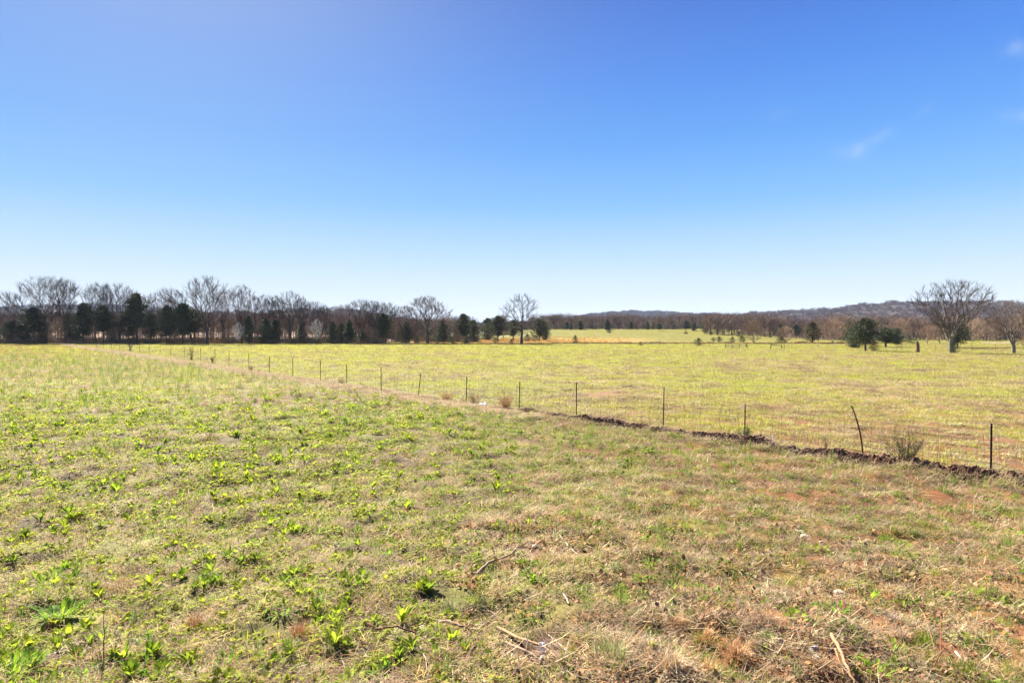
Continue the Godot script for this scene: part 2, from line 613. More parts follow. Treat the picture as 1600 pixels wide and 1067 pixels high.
# how green (0 dry to 1 lush) the turf is at a place
func lush(x: float, z: float) -> float:
	var d := -z
	var g := 0.5 + 0.55 * patches.get_noise_2d(x * 0.5, z * 0.5) + 0.35 * patches.get_noise_2d(x * 3.0, z * 3.0 + 40.0)
	if beyond_fence(x, z) > 0.0:
		g += 0.14 + 0.22 * smoothstep(60.0, 130.0, d) * (1.0 - smoothstep(0.25, 0.7, x / maxf(d, 1.0)))
		g -= 0.16 * smoothstep(0.15, 0.6, x / maxf(d, 1.0)) * (1.0 - smoothstep(60.0, 110.0, d))
	else:
		var b := x / maxf(d, 1.0)
		g += 0.12 * (1.0 - smoothstep(-0.4, 0.3, b))
		g += 0.10 * smoothstep(0.0, 0.4, b) * smoothstep(5.0, 9.0, d) - 0.06 * smoothstep(-0.2, 0.4, b) * (1.0 - smoothstep(4.0, 8.0, d))
		g -= 0.18 * (1.0 - smoothstep(0.3, 1.4, -beyond_fence(x, z)))
		for w in [[-2.4, 14.6, 1.5, 1.1], [-0.1, 9.4, 0.9, 0.6], [0.6, 13.0, 1.6, 0.7], [-5.4, 8.6, 1.0, 0.6], [-4.0, 6.6, 0.8, 0.4], [0.2, 4.5, 0.6, 0.5], [1.5, 4.3, 1.0, 0.7], [3.0, 5.2, 0.9, 0.7], [-3.2, 4.6, 0.6, 0.35], [-2.0, 5.6, 0.8, 0.35]]:
			var worn := Vector2((x - w[0]) / w[2], (d - w[1]) / w[3]).length_squared()
			if worn < 5.0: g -= 0.42 * exp(-worn)
	return clampf(g, 0.0, 1.0)

func ground_tone(x: float, z: float) -> Color:
	var d := -z
	var r := sqrt(x * x + d * d)
	var b := x / maxf(d, 1.0)
	var g := lush(x, z)
	var m := mottle.get_noise_2d(x * 4.0, z * 4.0)
	var k: Color
	if r < 160.0 or (b > 0.62 and r < 230.0):
		var dry := PINKISH.lerp(TAN, clampf(0.5 + m, 0.0, 1.0))
		k = dry.lerp(Color(0.28, 0.31, 0.06), smoothstep(0.28, 0.70, g))
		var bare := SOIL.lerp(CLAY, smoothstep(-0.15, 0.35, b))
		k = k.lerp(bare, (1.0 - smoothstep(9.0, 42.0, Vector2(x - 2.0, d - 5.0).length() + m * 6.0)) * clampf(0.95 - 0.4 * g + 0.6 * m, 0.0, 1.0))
		if beyond_fence(x, z) > 0.5:
			var scar := Vector2((x - 4.9) / 2.6, (d - 30.8) / 1.5).length() + mottle.get_noise_2d(x * 9.0, z * 9.0) * 0.9
			k = k.lerp(Color(0.33, 0.19, 0.10), 1.0 - smoothstep(0.35, 0.9, scar))
			k = k.lerp(Color(0.31, 0.36, 0.05), 0.6 * smoothstep(60.0, 140.0, d))
	elif b < -0.17 and r < 420.0:
		k = Color(0.22, 0.12, 0.07).lerp(Color(0.30, 0.19, 0.10), clampf(0.5 + m * 1.4, 0.0, 1.0))
	elif r < 520.0:
		k = Color(0.19, 0.205, 0.022).lerp(Color(0.28, 0.23, 0.06), clampf(0.3 + m, 0.0, 1.0))
		var sedge := (1.0 - smoothstep(195.0, 235.0, d)) * (1.0 - smoothstep(0.13, 0.26, b)) + 0.45 * (1.0 - smoothstep(165.0, 195.0, d))
		k = k.lerp(Color(0.52, 0.32, 0.09), clampf(sedge, 0.0, 1.0))
		k = k.lerp(Color(0.30, 0.20, 0.12), smoothstep(0.30, 0.42, b) * smoothstep(230.0, 260.0, d))
	else:
		k = Color(0.075, 0.052, 0.043).lerp(Color(0.10, 0.07, 0.055), clampf(0.5 + m, 0.0, 1.0))
	var side := beyond_fence(x, z)
	if absf(side) < 1.6 and r < 140.0:
		var s := along_fence(x, z)
		if s > 12.0 and side < 0.0: k = k.lerp(PALE, 0.8 * (1.0 - smoothstep(0.9, 1.5, -side + m * 0.8)))
		elif s < 14.0: k = k.lerp(SOIL, 0.8 * (1.0 - smoothstep(0.25, 0.75, absf(side + 0.15) + m * 0.4)))
	return vary(k, 0.10)

func ground() -> void:
	var s := Shape.new()
	var rings := PackedFloat32Array()
	var r := 1.2
	while r < 7000.0:
		rings.append(r)
		r *= 1.0085 if r < 60.0 else (1.012 if r < 600.0 else 1.03)
	var bearings := PackedFloat32Array()
	var a := -180.0
	while a < 180.01:
		bearings.append(deg_to_rad(a))
		a += 0.4 if absf(a + 0.001) < 56.0 and a + 0.4 < 56.2 else 8.0 if a < -64.1 or a > 56.0 else 0.4
	var wide := bearings.size()
	for q in rings:
		for w in bearings:
			var x := q * sin(w)
			var z := -q * cos(w)
			var y := land(x, z)
			s.v.append(Vector3(x, y, z))
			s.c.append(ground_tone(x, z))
	for j in rings.size() - 1:
		for w in wide - 1:
			var p := j * wide + w
			s.i.append(p); s.i.append(p + wide); s.i.append(p + 1)
			s.i.append(p + 1); s.i.append(p + wide); s.i.append(p + wide + 1)
	var m := s.v.size()
	s.v.append(Vector3(0, land(0, 0), 0)); s.c.append(SOIL)
	for w in wide - 1:
		s.i.append(m); s.i.append(w); s.i.append(w + 1)
	s.n.resize(s.v.size())
	for k in s.v.size():
		var p := s.v[k]
		var e := maxf(0.012 * Vector2(p.x, p.z).length(), 0.015)
		if k % 1 == 0:
			s.n[k] = Vector3(land(p.x - e, p.z) - land(p.x + e, p.z), 2.0 * e, land(p.x, p.z - e) - land(p.x, p.z + e)).normalized()
	s.smooth = true
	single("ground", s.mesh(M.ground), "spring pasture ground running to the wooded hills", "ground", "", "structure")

func rosette(n: int, length: float, width: float) -> ArrayMesh:
	var s := Shape.new()
	for k in n:
		var one := weed_leaf(length * rng.randf_range(0.6, 1.1), width, rng.randf_range(0.3, 1.0), vary(Color(0.9, 0.9, 0.9), 0.2))
		var turn := Basis(Vector3.UP, k * 2.4 + rng.randf())
		for t in one.v.size() / 3:
			s.tri(turn * one.v[t * 3], turn * one.v[t * 3 + 1], turn * one.v[t * 3 + 2], one.c[t * 3])
	return s.mesh(M.leaf)

# the grasses, straw and small herbs that cover the ground
func sward() -> void:
	var kinds := {
		"turf": [tuft(22, 0.11, 0.025, 0.075, 0.0045, 1.0).mesh(M.grass), tuft(26, 0.13, 0.02, 0.06, 0.005, 1.2).mesh(M.grass)],
		"thatch": [thatch(30, 0.13, 0.05, 0.16, 0.0038, 0.025).mesh(M.straw), thatch(26, 0.15, 0.06, 0.20, 0.0034, 0.035).mesh(M.straw)],
		"herb": [leaflets(26, 0.085, 0.026, 0.035).mesh(M.leaf), leaflets(18, 0.06, 0.034, 0.05).mesh(M.leaf)],
		"dry": [tuft(26, 0.05, 0.07, 0.17, 0.0028, 0.65).mesh(M.straw)],
		"onion": [tuft(13, 0.035, 0.10, 0.21, 0.0032, 0.22, 0.2).mesh(M.grass)],
		"litter": [leaflets(16, 0.14, 0.040, 0.02).mesh(M.straw)],
		"stubble": [thatch(34, 0.12, 0.02, 0.07, 0.0042, 0.02).mesh(M.straw), thatch(30, 0.11, 0.025, 0.09, 0.0036, 0.025).mesh(M.straw)],
		"rosette": [rosette(16, 0.12, 0.022), rosette(11, 0.09, 0.034), rosette(24, 0.08, 0.016), rosette(8, 0.13, 0.026)],
		"clump": [tuft(46, 0.05, 0.05, 0.11, 0.0042, 1.0).mesh(M.grass), tuft(60, 0.08, 0.04, 0.09, 0.0045, 1.1).mesh(M.grass)],
	}
	var rows := {}
	for k in kinds:
		rows[k] = [PackedFloat32Array(), PackedFloat32Array(), PackedFloat32Array(), PackedFloat32Array()]
	var total := 300000
	for q in total:
		var u := lerpf(sqrt(2.6), sqrt(165.0), rng.randf())
		var d := u * u
		var b := rng.randf_range(-0.92, 0.92)
		var x := b * d
		var z := -d
		var side := beyond_fence(x, z)
		if side > -0.55 and side < 0.30 and along_fence(x, z) < 15.0: continue
		var g := lush(x, z)
		var m := mottle.get_noise_2d(x * 2.2 + 300.0, z * 2.2)
		var m2 := mottle.get_noise_2d(x * 9.0, z * 9.0 + 300.0)
		var grow_ := pow(maxf(d, 5.0) / 5.0, 0.42)
		var p := Vector3(x, land(x, z), z)
		var v := rng.randf()
		var kind := "turf"
		var k: Color
		var s := grow_ * rng.randf_range(0.75, 1.3)
		var sy := s * rng.randf_range(0.8, 1.25)
		var left := 1.0 - smoothstep(-0.45, 0.25, b)
		var colony := mottle.get_noise_2d(x * 17.0 + 50.0, z * 17.0)
		var bare := clampf(0.52 - 0.3 * g - m2 * 1.8, 0.0, 0.92) if d < 40.0 else 0.0
		if rng.randf() < bare: continue
		if side > 0.5 and absf(x - 4.9) < 5.0 and absf(d - 30.8) < 3.0:
			if Vector2((x - 4.9) / 2.6, (d - 30.8) / 1.5).length() + mottle.get_noise_2d(x * 9.0, z * 9.0) * 0.9 < 0.75 and rng.randf() < 0.75: continue
		if d < 9.5 and cleared.has(Vector2i(floori(x * 12.0), floori(z * 12.0))): continue
		var strip := side < 0.0 and side > -1.4 - m and along_fence(x, z) > 12.5
		if strip and v < 0.92:
			kind = "dry" if v < 0.45 else "thatch"
			k = PALE.lerp(Color(0.60, 0.44, 0.24), rng.randf())
			sy *= 0.75
		elif side > 0.0:
			if v < 0.30 + 0.62 * g + 0.5 * m:
				k = GREEN.lerp(LIME, clampf(0.5 + 0.6 * rng.randf(), 0.0, 1.0)).lerp(PALE, 0.40 * rng.randf())
				if rng.randf() < 0.09: k = Color(0.06, 0.09, 0.02)
				elif rng.randf() < 0.04: k = Color(0.13, 0.08, 0.05)
			else:
				k = PINKISH.lerp(PALE, clampf(0.5 + m + rng.randf_range(-0.4, 0.4), 0.0, 1.0))
				if rng.randf() < 0.7 * (1.0 - smoothstep(35.0, 110.0, d)): kind = "stubble"
				elif rng.randf() < 0.35:
					kind = "dry"
					sy *= 0.6
		elif v < clampf(0.10 + 0.75 * g + 1.1 * colony, 0.06, 0.85) * lerpf(0.55, 1.0, smoothstep(7.0, 18.0, d)):
			# green growth of the near field: herbs and leafy weeds at the left, finer grass to the right
			k = GREEN.lerp(LIME, clampf(0.60 * left + 0.6 * rng.randf(), 0.0, 1.0))
			if b > 0.0: k = k.lerp(BLUISH, 0.5 * rng.randf())
			if d < 45.0 and rng.randf() < (0.10 + 0.45 * left) * (1.0 - smoothstep(14.0, 40.0, d)):
				kind = "herb"
				k = Color(k.r * 0.9, k.g * 0.97, k.b)
				s *= 1.2
			elif rng.randf() < (0.07 + 0.08 * smoothstep(8.0, 25.0, d) * left) * (1.0 - smoothstep(35.0, 110.0, d)):
				kind = "onion"
				k = BLUISH.lerp(GREEN, rng.randf() * 0.6)
		else:
			k = PINKISH.lerp(TAN, clampf(0.30 + m + rng.randf_range(-0.4, 0.4), 0.0, 1.0)).lerp(Color(0.20, 0.125, 0.085), rng.randf() * (0.35 + 0.3 * left))
			if b < 0.15 and rng.randf() < 0.38: k = Color(0.44, 0.34, 0.12)
			if rng.randf() < (0.18 if b > -0.1 else 0.06): k = PALE
			if rng.randf() < 0.12: k = RUST
			var w := rng.randf()
			if w < 0.55 * (1.0 - smoothstep(35.0, 110.0, d)): kind = "stubble"
			elif w < 0.75 * (1.0 - smoothstep(35.0, 110.0, d)):
				kind = "thatch"
			elif rng.randf() < 0.35:
				kind = "dry"
				sy *= 0.6
			if d < 9.0 and b > -0.1 and rng.randf() < 0.14:
				kind = "litter"
				k = RUST.lerp(PINKISH, rng.randf())
		if kind == "turf" and (side > 0.0 or d > 14.0):
			k = k.lerp(Color(0.46, 0.41, 0.08), rng.randf() * (0.5 if b < 0.0 or side > 0.0 else 0.3))
		k = vary(k, 0.28)
		var n: int = rng.randi() % kinds[kind].size()
		rows[kind][n].append_array(row(p, rng.randf() * TAU, s, sy, k))
	# colonies of leafy weeds at the left and clumps of young grass to the right
	for q in 9000:
		var u := lerpf(sqrt(3.2), sqrt(32.0), rng.randf())
		var d := u * u
		var b := rng.randf_range(-0.9, 0.9)
		var x := b * d
		var z := -d
		if beyond_fence(x, z) > -0.5: continue
		var left := 1.0 - smoothstep(-0.40, 0.10, b)
		var colony := mottle.get_noise_2d(x * 5.0 + 700.0, z * 5.0)
		if d < 9.5 and cleared.has(Vector2i(floori(x * 12.0), floori(z * 12.0))): continue
		var grow_ := pow(maxf(d, 5.0) / 5.0, 0.30)
		var s := grow_ * rng.randf_range(0.6, 1.35)
		if rng.randf() < left:
			if rng.randf() > 0.20 + 1.9 * colony: continue
			var k := GREEN.lerp(Color(0.33, 0.40, 0.03), clampf(rng.randf() * 1.5 - 0.15, 0.0, 1.0))
			rows["rosette"][q % 4].append_array(row(Vector3(x, land(x, z), z), rng.randf() * TAU, s, s * rng.randf_range(0.9, 1.4), vary(k, 0.2)))
		else:
			if rng.randf() > 0.45 + 1.3 * colony: continue
			var k := GREEN.lerp(BLUISH, rng.randf()).lerp(LIME, 0.45 * rng.randf())
			rows["clump"][q % 2].append_array(row(Vector3(x, land(x, z), z), rng.randf() * TAU, s, s * rng.randf_range(0.7, 1.2), vary(k, 0.25)))
	for q in 9000:
		var along := 12.5 + 125.0 * pow(rng.randf(), 2.0)
		var off := -absf(rng.randfn()) * 0.75
		var p := fence_point(along, off)
		var s := pow(maxf(-p.z, 5.0) / 5.0, 0.42)
		var kind := "dry" if rng.randf() < 0.4 else "thatch"
		rows[kind][0].append_array(row(p, rng.randf() * TAU, s, s * 0.7, vary(PALE.lerp(Color(0.60, 0.44, 0.24), rng.randf()), 0.2)))
	var label := {"turf": ["short_grass", "short green pasture grass covering the field", "grass"], "thatch": ["dry_thatch", "flattened dry straw lying between the green grass", "straw"], "herb": ["low_herbs", "low bright green herbs spreading through the dry grass", "herbs"], "dry": ["dry_grass", "upright tan dead grass along the fence and field", "dry grass"], "onion": ["wild_onion_grass", "thin upright blue-green stalks standing in the field", "grass"], "litter": ["leaf_litter", "small brown dead leaves on the red soil", "leaves"], "rosette": ["leafy_weeds", "small leafy weed rosettes dotted through the grass", "weeds"], "stubble": ["dry_stubble", "short broken straw matted over the soil", "straw"], "clump": ["grass_clumps", "small clumps of young green grass in the dry field", "grass"]}
	for kind in kinds:
		for n in kinds[kind].size():
			scatter(label[kind][0], kinds[kind][n], rows[kind][n], label[kind][1], label[kind][2])


# ---------------------------------------------------------------- the fence and the ridge of turned earth under it
func fence_point(s: float, off := 0.0) -> Vector3:
	var x := 9.85 - 0.645 * s + 0.764 * off
	var z := -(13.1 + 0.764 * s + 0.645 * off)
	return Vector3(x, land(x, z), z)

# where the line of sight that falls `drop` thousandths below level meets the ground
func down(bearing: float, drop: float) -> Vector3:
	var lo := 1.5
	var hi := 150.0
	for k in 40:
		var mid := (lo + hi) * 0.5
		if (EYE - land(bearing * mid * 0.001, -mid)) / mid * 1000.0 > drop: lo = mid
		else: hi = mid
	return at(bearing, lo)

func t_post(height: float, k: Color, studs: bool, tip: Color, bend: float) -> Shape:
	var s := Shape.new()
	var n := 10
	var last_c := Vector3.ZERO
	for a in n:
		var y0 := lerpf(-0.25, height, float(a) / n)
		var y1 := lerpf(-0.25, height, float(a + 1) / n)
		var c0 := Vector3(-bend * pow(maxf(y0, 0.0) / height, 2.2), y0, 0)
		var c1 := Vector3(-bend * pow(maxf(y1, 0.0) / height, 2.2), y1, 0)
		var kk := vary(tip if y1 > height * 0.88 else k, 0.15)
		for box in [[-0.0175, 0.0175, -0.002, 0.003], [-0.003, 0.003, -0.034, -0.002]]:
			var f := [Vector3(box[0], 0, box[2]), Vector3(box[1], 0, box[2]), Vector3(box[1], 0, box[3]), Vector3(box[0], 0, box[3])]
			for e in 4:
				s.quad(c0 + f[e], c1 + f[e], c1 + f[(e + 1) % 4], c0 + f[(e + 1) % 4], kk)
			if a == n - 1:
				s.quad(c1 + f[0], c1 + f[3], c1 + f[2], c1 + f[1], kk)
		last_c = c1
	if studs:
		var y := 0.06
		while y < height - 0.04:
			var c := Vector3(-bend * pow(y / height, 2.2), y, 0.003)
			var w := 0.0065
			var q := [Vector3(-w, -0.011, 0.0), Vector3(w, -0.011, 0.0), Vector3(w, 0.011, 0.0), Vector3(-w, 0.011, 0.0)]
			for e in 4:
				var p0: Vector3 = c + q[e]
				var p1: Vector3 = c + q[(e + 1) % 4]
				s.quad(p0, p1, p1 * 1.0 + Vector3(0, 0, 0.009), p0 + Vector3(0, 0, 0.009), vary(k, 0.2))
			s.quad(c + q[0] + Vector3(0, 0, 0.009), c + q[3] + Vector3(0, 0, 0.009), c + q[2] + Vector3(0, 0, 0.009), c + q[1] + Vector3(0, 0, 0.009), vary(k, 0.25))
			y += 0.053
	return s

func fence() -> void:
	var rust := Color(0.19, 0.07, 0.05)
	var dark := Color(0.045, 0.035, 0.03)
	var steel := Color(0.35, 0.34, 0.33)
	# [bearing, drop of its foot, height, lean, colour, tip]
	var posts := [[835, 249, 1.25, 0.0, dark, dark], [752, 229, 1.12, 0.0, dark, dark], [551, 199, 1.29, 0.0, rust, steel], [365, 168, 0.97, 0.01, rust, steel], [237, 153, 1.33, 0.02, rust, steel], [101, 138, 1.30, 0.0, dark, dark], [11, 126, 1.15, 0.03, dark, dark], [-72, 116, 1.2, 0.03, dark, dark], [-147, 103.5, 1.12, 0.11, dark, dark], [-205, 95, 1.23, 0.0, dark, dark], [-259, 85.5, 1.2, -0.01, dark, dark], [-300, 80, 1.28, 0.0, dark, dark], [-343, 74, 1.3, -0.01, dark, dark], [-380, 68, 1.32, 0.0, dark, dark], [-412, 63, 1.38, 0.0, dark, dark], [-443, 56.5, 1.42, 0.01, dark, dark], [-465, 52, 1.4, 0.0, dark, dark], [-487, 48, 1.4, -0.02, dark, dark], [-513, 44.5, 1.42, 0.0, dark, steel], [-534, 40.5, 1.6, 0.01, rust, Color(0.6, 0.62, 0.66)], [-551, 38.2, 1.6, 0.02, rust, steel], [-568, 35.6, 1.45, 0.02, rust, steel], [-583, 33.6, 1.4, 0.0, dark, dark], [-599, 31.9, 1.4, 0.05, dark, dark], [-614, 30.2, 1.45, 0.0, rust, steel], [-627, 28.9, 1.45, 0.0, dark, steel], [-639, 27.8, 1.45, 0.0, dark, dark], [-650, 26.8, 1.45, 0.0, dark, dark], [-661, 25.8, 1.45, 0.0, rust, dark], [-680, 24.3, 1.5, 0.0, dark, dark], [-697, 23.0, 1.5, 0.0, dark, dark]]
	var o := thing("wire_fence", "long woven wire fence on rusty steel posts crossing the field diagonally", "fence", fence_point(0.0))
	var feet := []
	for k in posts.size():
		var a: Array = posts[k]
		var p := down(a[0], a[1])
		feet.append(p)
		var label := ""
		if k == 2: label = "bent rusty post with a grey tip leaning left"
		elif k == 1: label = "dark studded steel post at the right end"
		elif k == 8: label = "post leaning to the right"
		elif k == 3: label = "shortest rusty post"
		var q := part("post", t_post(a[2], a[4], k < 10, a[5], 0.20 if k == 2 else 0.0).mesh(M.metal), o, label)
		q.position = p - o.position
		q.rotation = Vector3(0, rng.randf_range(-0.35, 0.35) - 0.2, -a[3] if k != 2 else 0.055)
	for h in [0.08, 0.2, 0.34, 0.5, 0.68, 0.88, 1.05]:
		var s := Shape.new()
		for k in feet.size() - 1:
			var p0: Vector3 = feet[k] - o.position
			var p1: Vector3 = feet[k + 1] - o.position
			var line := PackedVector3Array()
			var rad := PackedFloat32Array()
			for j in 7:
				var t := j / 6.0
				line.append(p0.lerp(p1, t) + Vector3(0, h * (1.0 if k > 3 else 0.88) - sin(PI * t) * 0.03 + rng.randf_range(-0.012, 0.012), 0.02))
				rad.append(0.0034)
			s.tube(line, rad, 3, Color(0.07, 0.05, 0.045))
		part("wire", s.mesh(M.wire), o)
	var st := Shape.new()
	for k in feet.size() - 1:
		var p0: Vector3 = feet[k] - o.position
		var p1: Vector3 = feet[k + 1] - o.position
		var n := maxi(int(p0.distance_to(p1) / 0.30), 2)
		for j in n:
			var p := p0.lerp(p1, (j + 0.5) / n) + Vector3(rng.randfn() * 0.01, 0, 0.02)
			st.tube(PackedVector3Array([p + Vector3(0, 0.05, 0), p + Vector3(rng.randfn() * 0.02, 0.5, 0), p + Vector3(rng.randfn() * 0.025, 1.02 if k > 3 else 0.9, 0)]), PackedFloat32Array([0.003, 0.003, 0.003]), 3, Color(0.07, 0.05, 0.045))
	var stay := part("stay_wire", st.mesh(M.wire), o)
	stay.set_meta("kind", "stuff")

func ridge() -> void:
	var s := Shape.new()
	var f := FastNoiseLite.new()
	f.seed = 21; f.frequency = 1.0; f.fractal_octaves = 5; f.fractal_gain = 0.6
	var across := 30
	var steps := 1100
	var crest := PackedFloat32Array()
	for a in steps + 1:
		var t := -6.5 + 22.5 * a / steps
		var big := (0.32 - 0.006 * maxf(t, 0.0)) * (0.72 + 0.5 * f.get_noise_2d(t * 0.9, 3.0)) * (1.0 - smoothstep(13.5, 15.9, t)) * clampf(1.1 - 1.6 * f.get_noise_2d(t * 0.33, 55.0), 0.7, 1.0)
		crest.append(big)
		var sway := 0.10 * f.get_noise_2d(t * 0.4, 9.0)
		for b in across + 1:
			var u := b / float(across) * 2.0 - 1.0
			var w := u * 0.58
			var shape := smoothstep(-0.78, -0.52, u) * (1.0 - smoothstep(-0.45, 0.95, u))
			var y := big * shape + f.get_noise_2d(t * 4.5, w * 5.5) * 0.08 * shape + f.get_noise_2d(t * 13.0, w * 14.0) * 0.08 * shape + f.get_noise_2d(t * 37.0, w * 39.0) * 0.04 * shape - 0.035 - (0.05 if absf(u) > 0.9 else 0.0)
			var p := fence_point(t, w - 0.17 + sway + f.get_noise_2d(t * 5.0, w * 5.0 + 30.0) * 0.06)
			s.v.append(p + Vector3(0, y, 0))
			s.c.append(vary(Color(0.21, 0.13, 0.09).lerp(Color(0.12, 0.07, 0.05), clampf(0.5 + f.get_noise_2d(t * 2.0, w * 4.0 + 70.0) * 1.5, 0.0, 1.0)).lerp(CLAY, clampf(0.10 + f.get_noise_2d(t * 1.1, 90.0), 0.0, 0.35)), 0.25))
	for a in steps:
		for b in across:
			var p := a * (across + 1) + b
			s.i.append_array(PackedInt32Array([p, p + across + 1, p + 1, p + 1, p + across + 1, p + across + 2]))
	single("dirt_ridge", s.mesh(M.soil), "broken ridge of dark turned earth running under the fence", "earth", "", "structure")
	var clods := [PackedFloat32Array(), PackedFloat32Array()]
	var straws := PackedFloat32Array()
	var tops := PackedFloat32Array()
	for k in 5200:
		var t := rng.randf_range(-6.0, 14.8)
		var off := -0.17 + rng.randfn() * 0.26
		var p := fence_point(t, off)
		var lift := crest[clampi(int((t + 6.5) / 22.5 * steps), 0, steps)] * maxf(0.0, 1.0 - pow(absf((off + 0.17) / 0.42), 1.6))
		var z := 0.010 + 0.034 * pow(rng.randf(), 3.0)
		clods[k % 2].append_array(row(p + Vector3(0, lift * 0.9, 0), rng.randf() * TAU, z, z * rng.randf_range(0.6, 1.0), vary(Color(0.20, 0.125, 0.085).lerp(CLAY, rng.randf() * 0.25), 0.3)))
		if k % 3 == 0:
			var z2 := rng.randf_range(0.6, 1.3)
			straws.append_array(row(fence_point(t, off * 1.9 - 0.1) + Vector3(0, lift * 0.5 + 0.01, 0), rng.randf() * TAU, z2, z2, vary(PALE.lerp(PINKISH, rng.randf()).lerp(TAN, 0.5), 0.2)))
		if k % 3 == 0:
			var z3 := rng.randf_range(0.7, 1.3)
			tops.append_array(row(fence_point(t, (rng.randf_range(0.05, 0.45) if k % 2 else rng.randf_range(-0.85, -0.45))) + Vector3(0, -0.02, 0), rng.randf() * TAU, z3, z3, vary(TAN.lerp(GREEN, rng.randf()), 0.2)))
	for n in 2:
		scatter("earth_clods", stone_mesh(Vector3(1, 0.8, 1), Color(0.9, 0.9, 0.9), 61 + n, M.soil_clod), clods[n], "loose clods of earth along the turned ridge", "earth clods")
	scatter("ridge_straw", thatch(16, 0.16, 0.08, 0.26, 0.004, 0.04).mesh(M.straw), straws, "pale roots and straw hanging from the earth ridge", "straw")
	scatter("ridge_grass", tuft(20, 0.07, 0.08, 0.2, 0.004, 0.8).mesh(M.grass), tops, "thin grass growing behind the earth ridge", "grass")

# ---------------------------------------------------------------- trees
var kinds_of_tree := {}

func tall_of(o: Node3D) -> Vector3:
	var box := AABB()
	for c in o.get_children():
		box = box.merge((c as MeshInstance3D).mesh.get_aabb())
	return Vector3(maxf(-box.position.x, box.end.x) * 2.0, box.end.y, maxf(-box.position.z, box.end.z) * 2.0)

func make_trees() -> void:
	var grey := Color(0.095, 0.08, 0.07)
	var brown := Color(0.085, 0.064, 0.054)
	var dome := func(u: float) -> float: return sqrt(clampf(1.0 - pow(maxf(u - 0.30, 0.0) / 0.70, 2.0), 0.0, 1.0)) * clampf(0.55 + u * 1.6, 0.0, 1.0)
	var egg := func(u: float) -> float: return pow(sin(PI * clampf(0.10 + 0.88 * u, 0.0, 1.0)), 0.7)
	var vase := func(u: float) -> float: return clampf(0.18 + u * 1.25, 0.0, 1.0) * sqrt(clampf(1.0 - pow(maxf(u - 0.55, 0.0) / 0.45, 2.0) * 0.92, 0.0, 1.0))
	var broom := func(u: float) -> float: return clampf(0.25 + u * 1.1, 0.0, 1.0) * sqrt(clampf(1.0 - pow(maxf(u - 0.65, 0.0) / 0.35, 2.0) * 0.9, 0.0, 1.0))
	var base := {"height": 12.0, "half": 0.3, "bottom": 0.35, "fork": 0.38, "points": 620, "straight": 0.45, "crook": 1.0, "girth": 0.24, "fine": 0.0135, "twigs": 5, "twig_length": 1.15, "outline": egg, "bark": grey, "twig": brown}
	var make := func(called: String, over: Dictionary) -> void:
		var f := base.duplicate()
		f.merge(over, true)
		kinds_of_tree[called] = bare_tree(f)
	make.call("dome", {"half": 0.5, "bottom": 0.28, "fork": 0.30, "points": 900, "girth": 0.34, "limbs": 9, "outline": dome, "straight": 0.32, "twigs": 6, "twig_length": 0.9, "crook": 1.6})
	make.call("open", {"half": 0.46, "bottom": 0.30, "fork": 0.42, "points": 430, "girth": 0.30, "limbs": 7, "outline": dome, "straight": 0.25, "crook": 2.0, "twigs": 4, "twig_length": 0.95})
	make.call("vase", {"height": 10.5, "half": 0.52, "bottom": 0.26, "fork": 0.14, "points": 950, "girth": 0.36, "limbs": 8, "outline": vase, "straight": 0.3, "twigs": 4, "twig_length": 0.8, "bark": Color(0.19, 0.165, 0.14), "crook": 1.5})
	make.call("forked", {"height": 15.0, "half": 0.34, "bottom": 0.28, "fork": 0.16, "points": 700, "girth": 0.30, "limbs": 6, "outline": broom, "straight": 0.45})
	make.call("spread", {"height": 15.0, "half": 0.36, "bottom": 0.34, "fork": 0.30, "points": 720, "girth": 0.26, "limbs": 7, "outline": broom, "straight": 0.4})
	make.call("slim", {"height": 14.0, "half": 0.24, "bottom": 0.36, "fork": 0.34, "points": 520, "girth": 0.20, "limbs": 5, "outline": broom, "straight": 0.45})
	make.call("straight", {"height": 14.0, "half": 0.17, "bottom": 0.34, "fork": 0.55, "points": 420, "girth": 0.17, "limbs": 4, "straight": 0.45})
	make.call("arched", {"height": 12.0, "half": 0.32, "bottom": 0.40, "fork": 0.35, "points": 420, "girth": 0.20, "lean": Vector3(-0.42, 0, 0.05), "limbs": 5, "outline": broom, "straight": 0.4})
	make.call("scrub", {"height": 7.0, "half": 0.52, "bottom": 0.18, "fork": 0.2, "points": 560, "girth": 0.17, "limbs": 7, "outline": dome, "straight": 0.3, "twigs": 5, "twig_length": 0.7, "fine": 0.011, "crook": 2.0, "twig": Color(0.23, 0.155, 0.105), "bark": Color(0.26, 0.22, 0.18)})
	make.call("blossom", {"height": 6.0, "half": 0.28, "bottom": 0.2, "fork": 0.15, "points": 260, "girth": 0.08, "outline": broom, "straight": 0.5, "twigs": 4, "twig_length": 0.45, "twig": Color(0.60, 0.57, 0.53), "fine": 0.014})
	kinds_of_tree["cedar_cone"] = cedar(0.05, 0.24, 0.55, 6000, Color(0.065, 0.078, 0.038))
	kinds_of_tree["cedar_round"] = cedar(0.03, 0.40, 0.85, 7500, Color(0.065, 0.078, 0.038), 0.2)
	kinds_of_tree["cedar_wide"] = cedar(0.22, 0.46, 1.0, 7500, Color(0.065, 0.078, 0.038), 0.3)
	kinds_of_tree["cedar_high"] = cedar(0.35, 0.30, 0.7, 6000, Color(0.065, 0.078, 0.038), 0.3)
	kinds_of_tree["cedar_brown"] = cedar(0.12, 0.33, 0.75, 4500, Color(0.10, 0.085, 0.035), 0.3)
	kinds_of_tree["shrub_round"] = cedar(-0.02, 0.58, 0.95, 4500, Color(0.045, 0.062, 0.025), 0.1)
	kinds_of_tree["shrub_olive"] = cedar(-0.02, 0.58, 0.9, 3800, Color(0.10, 0.11, 0.04), 0.2)

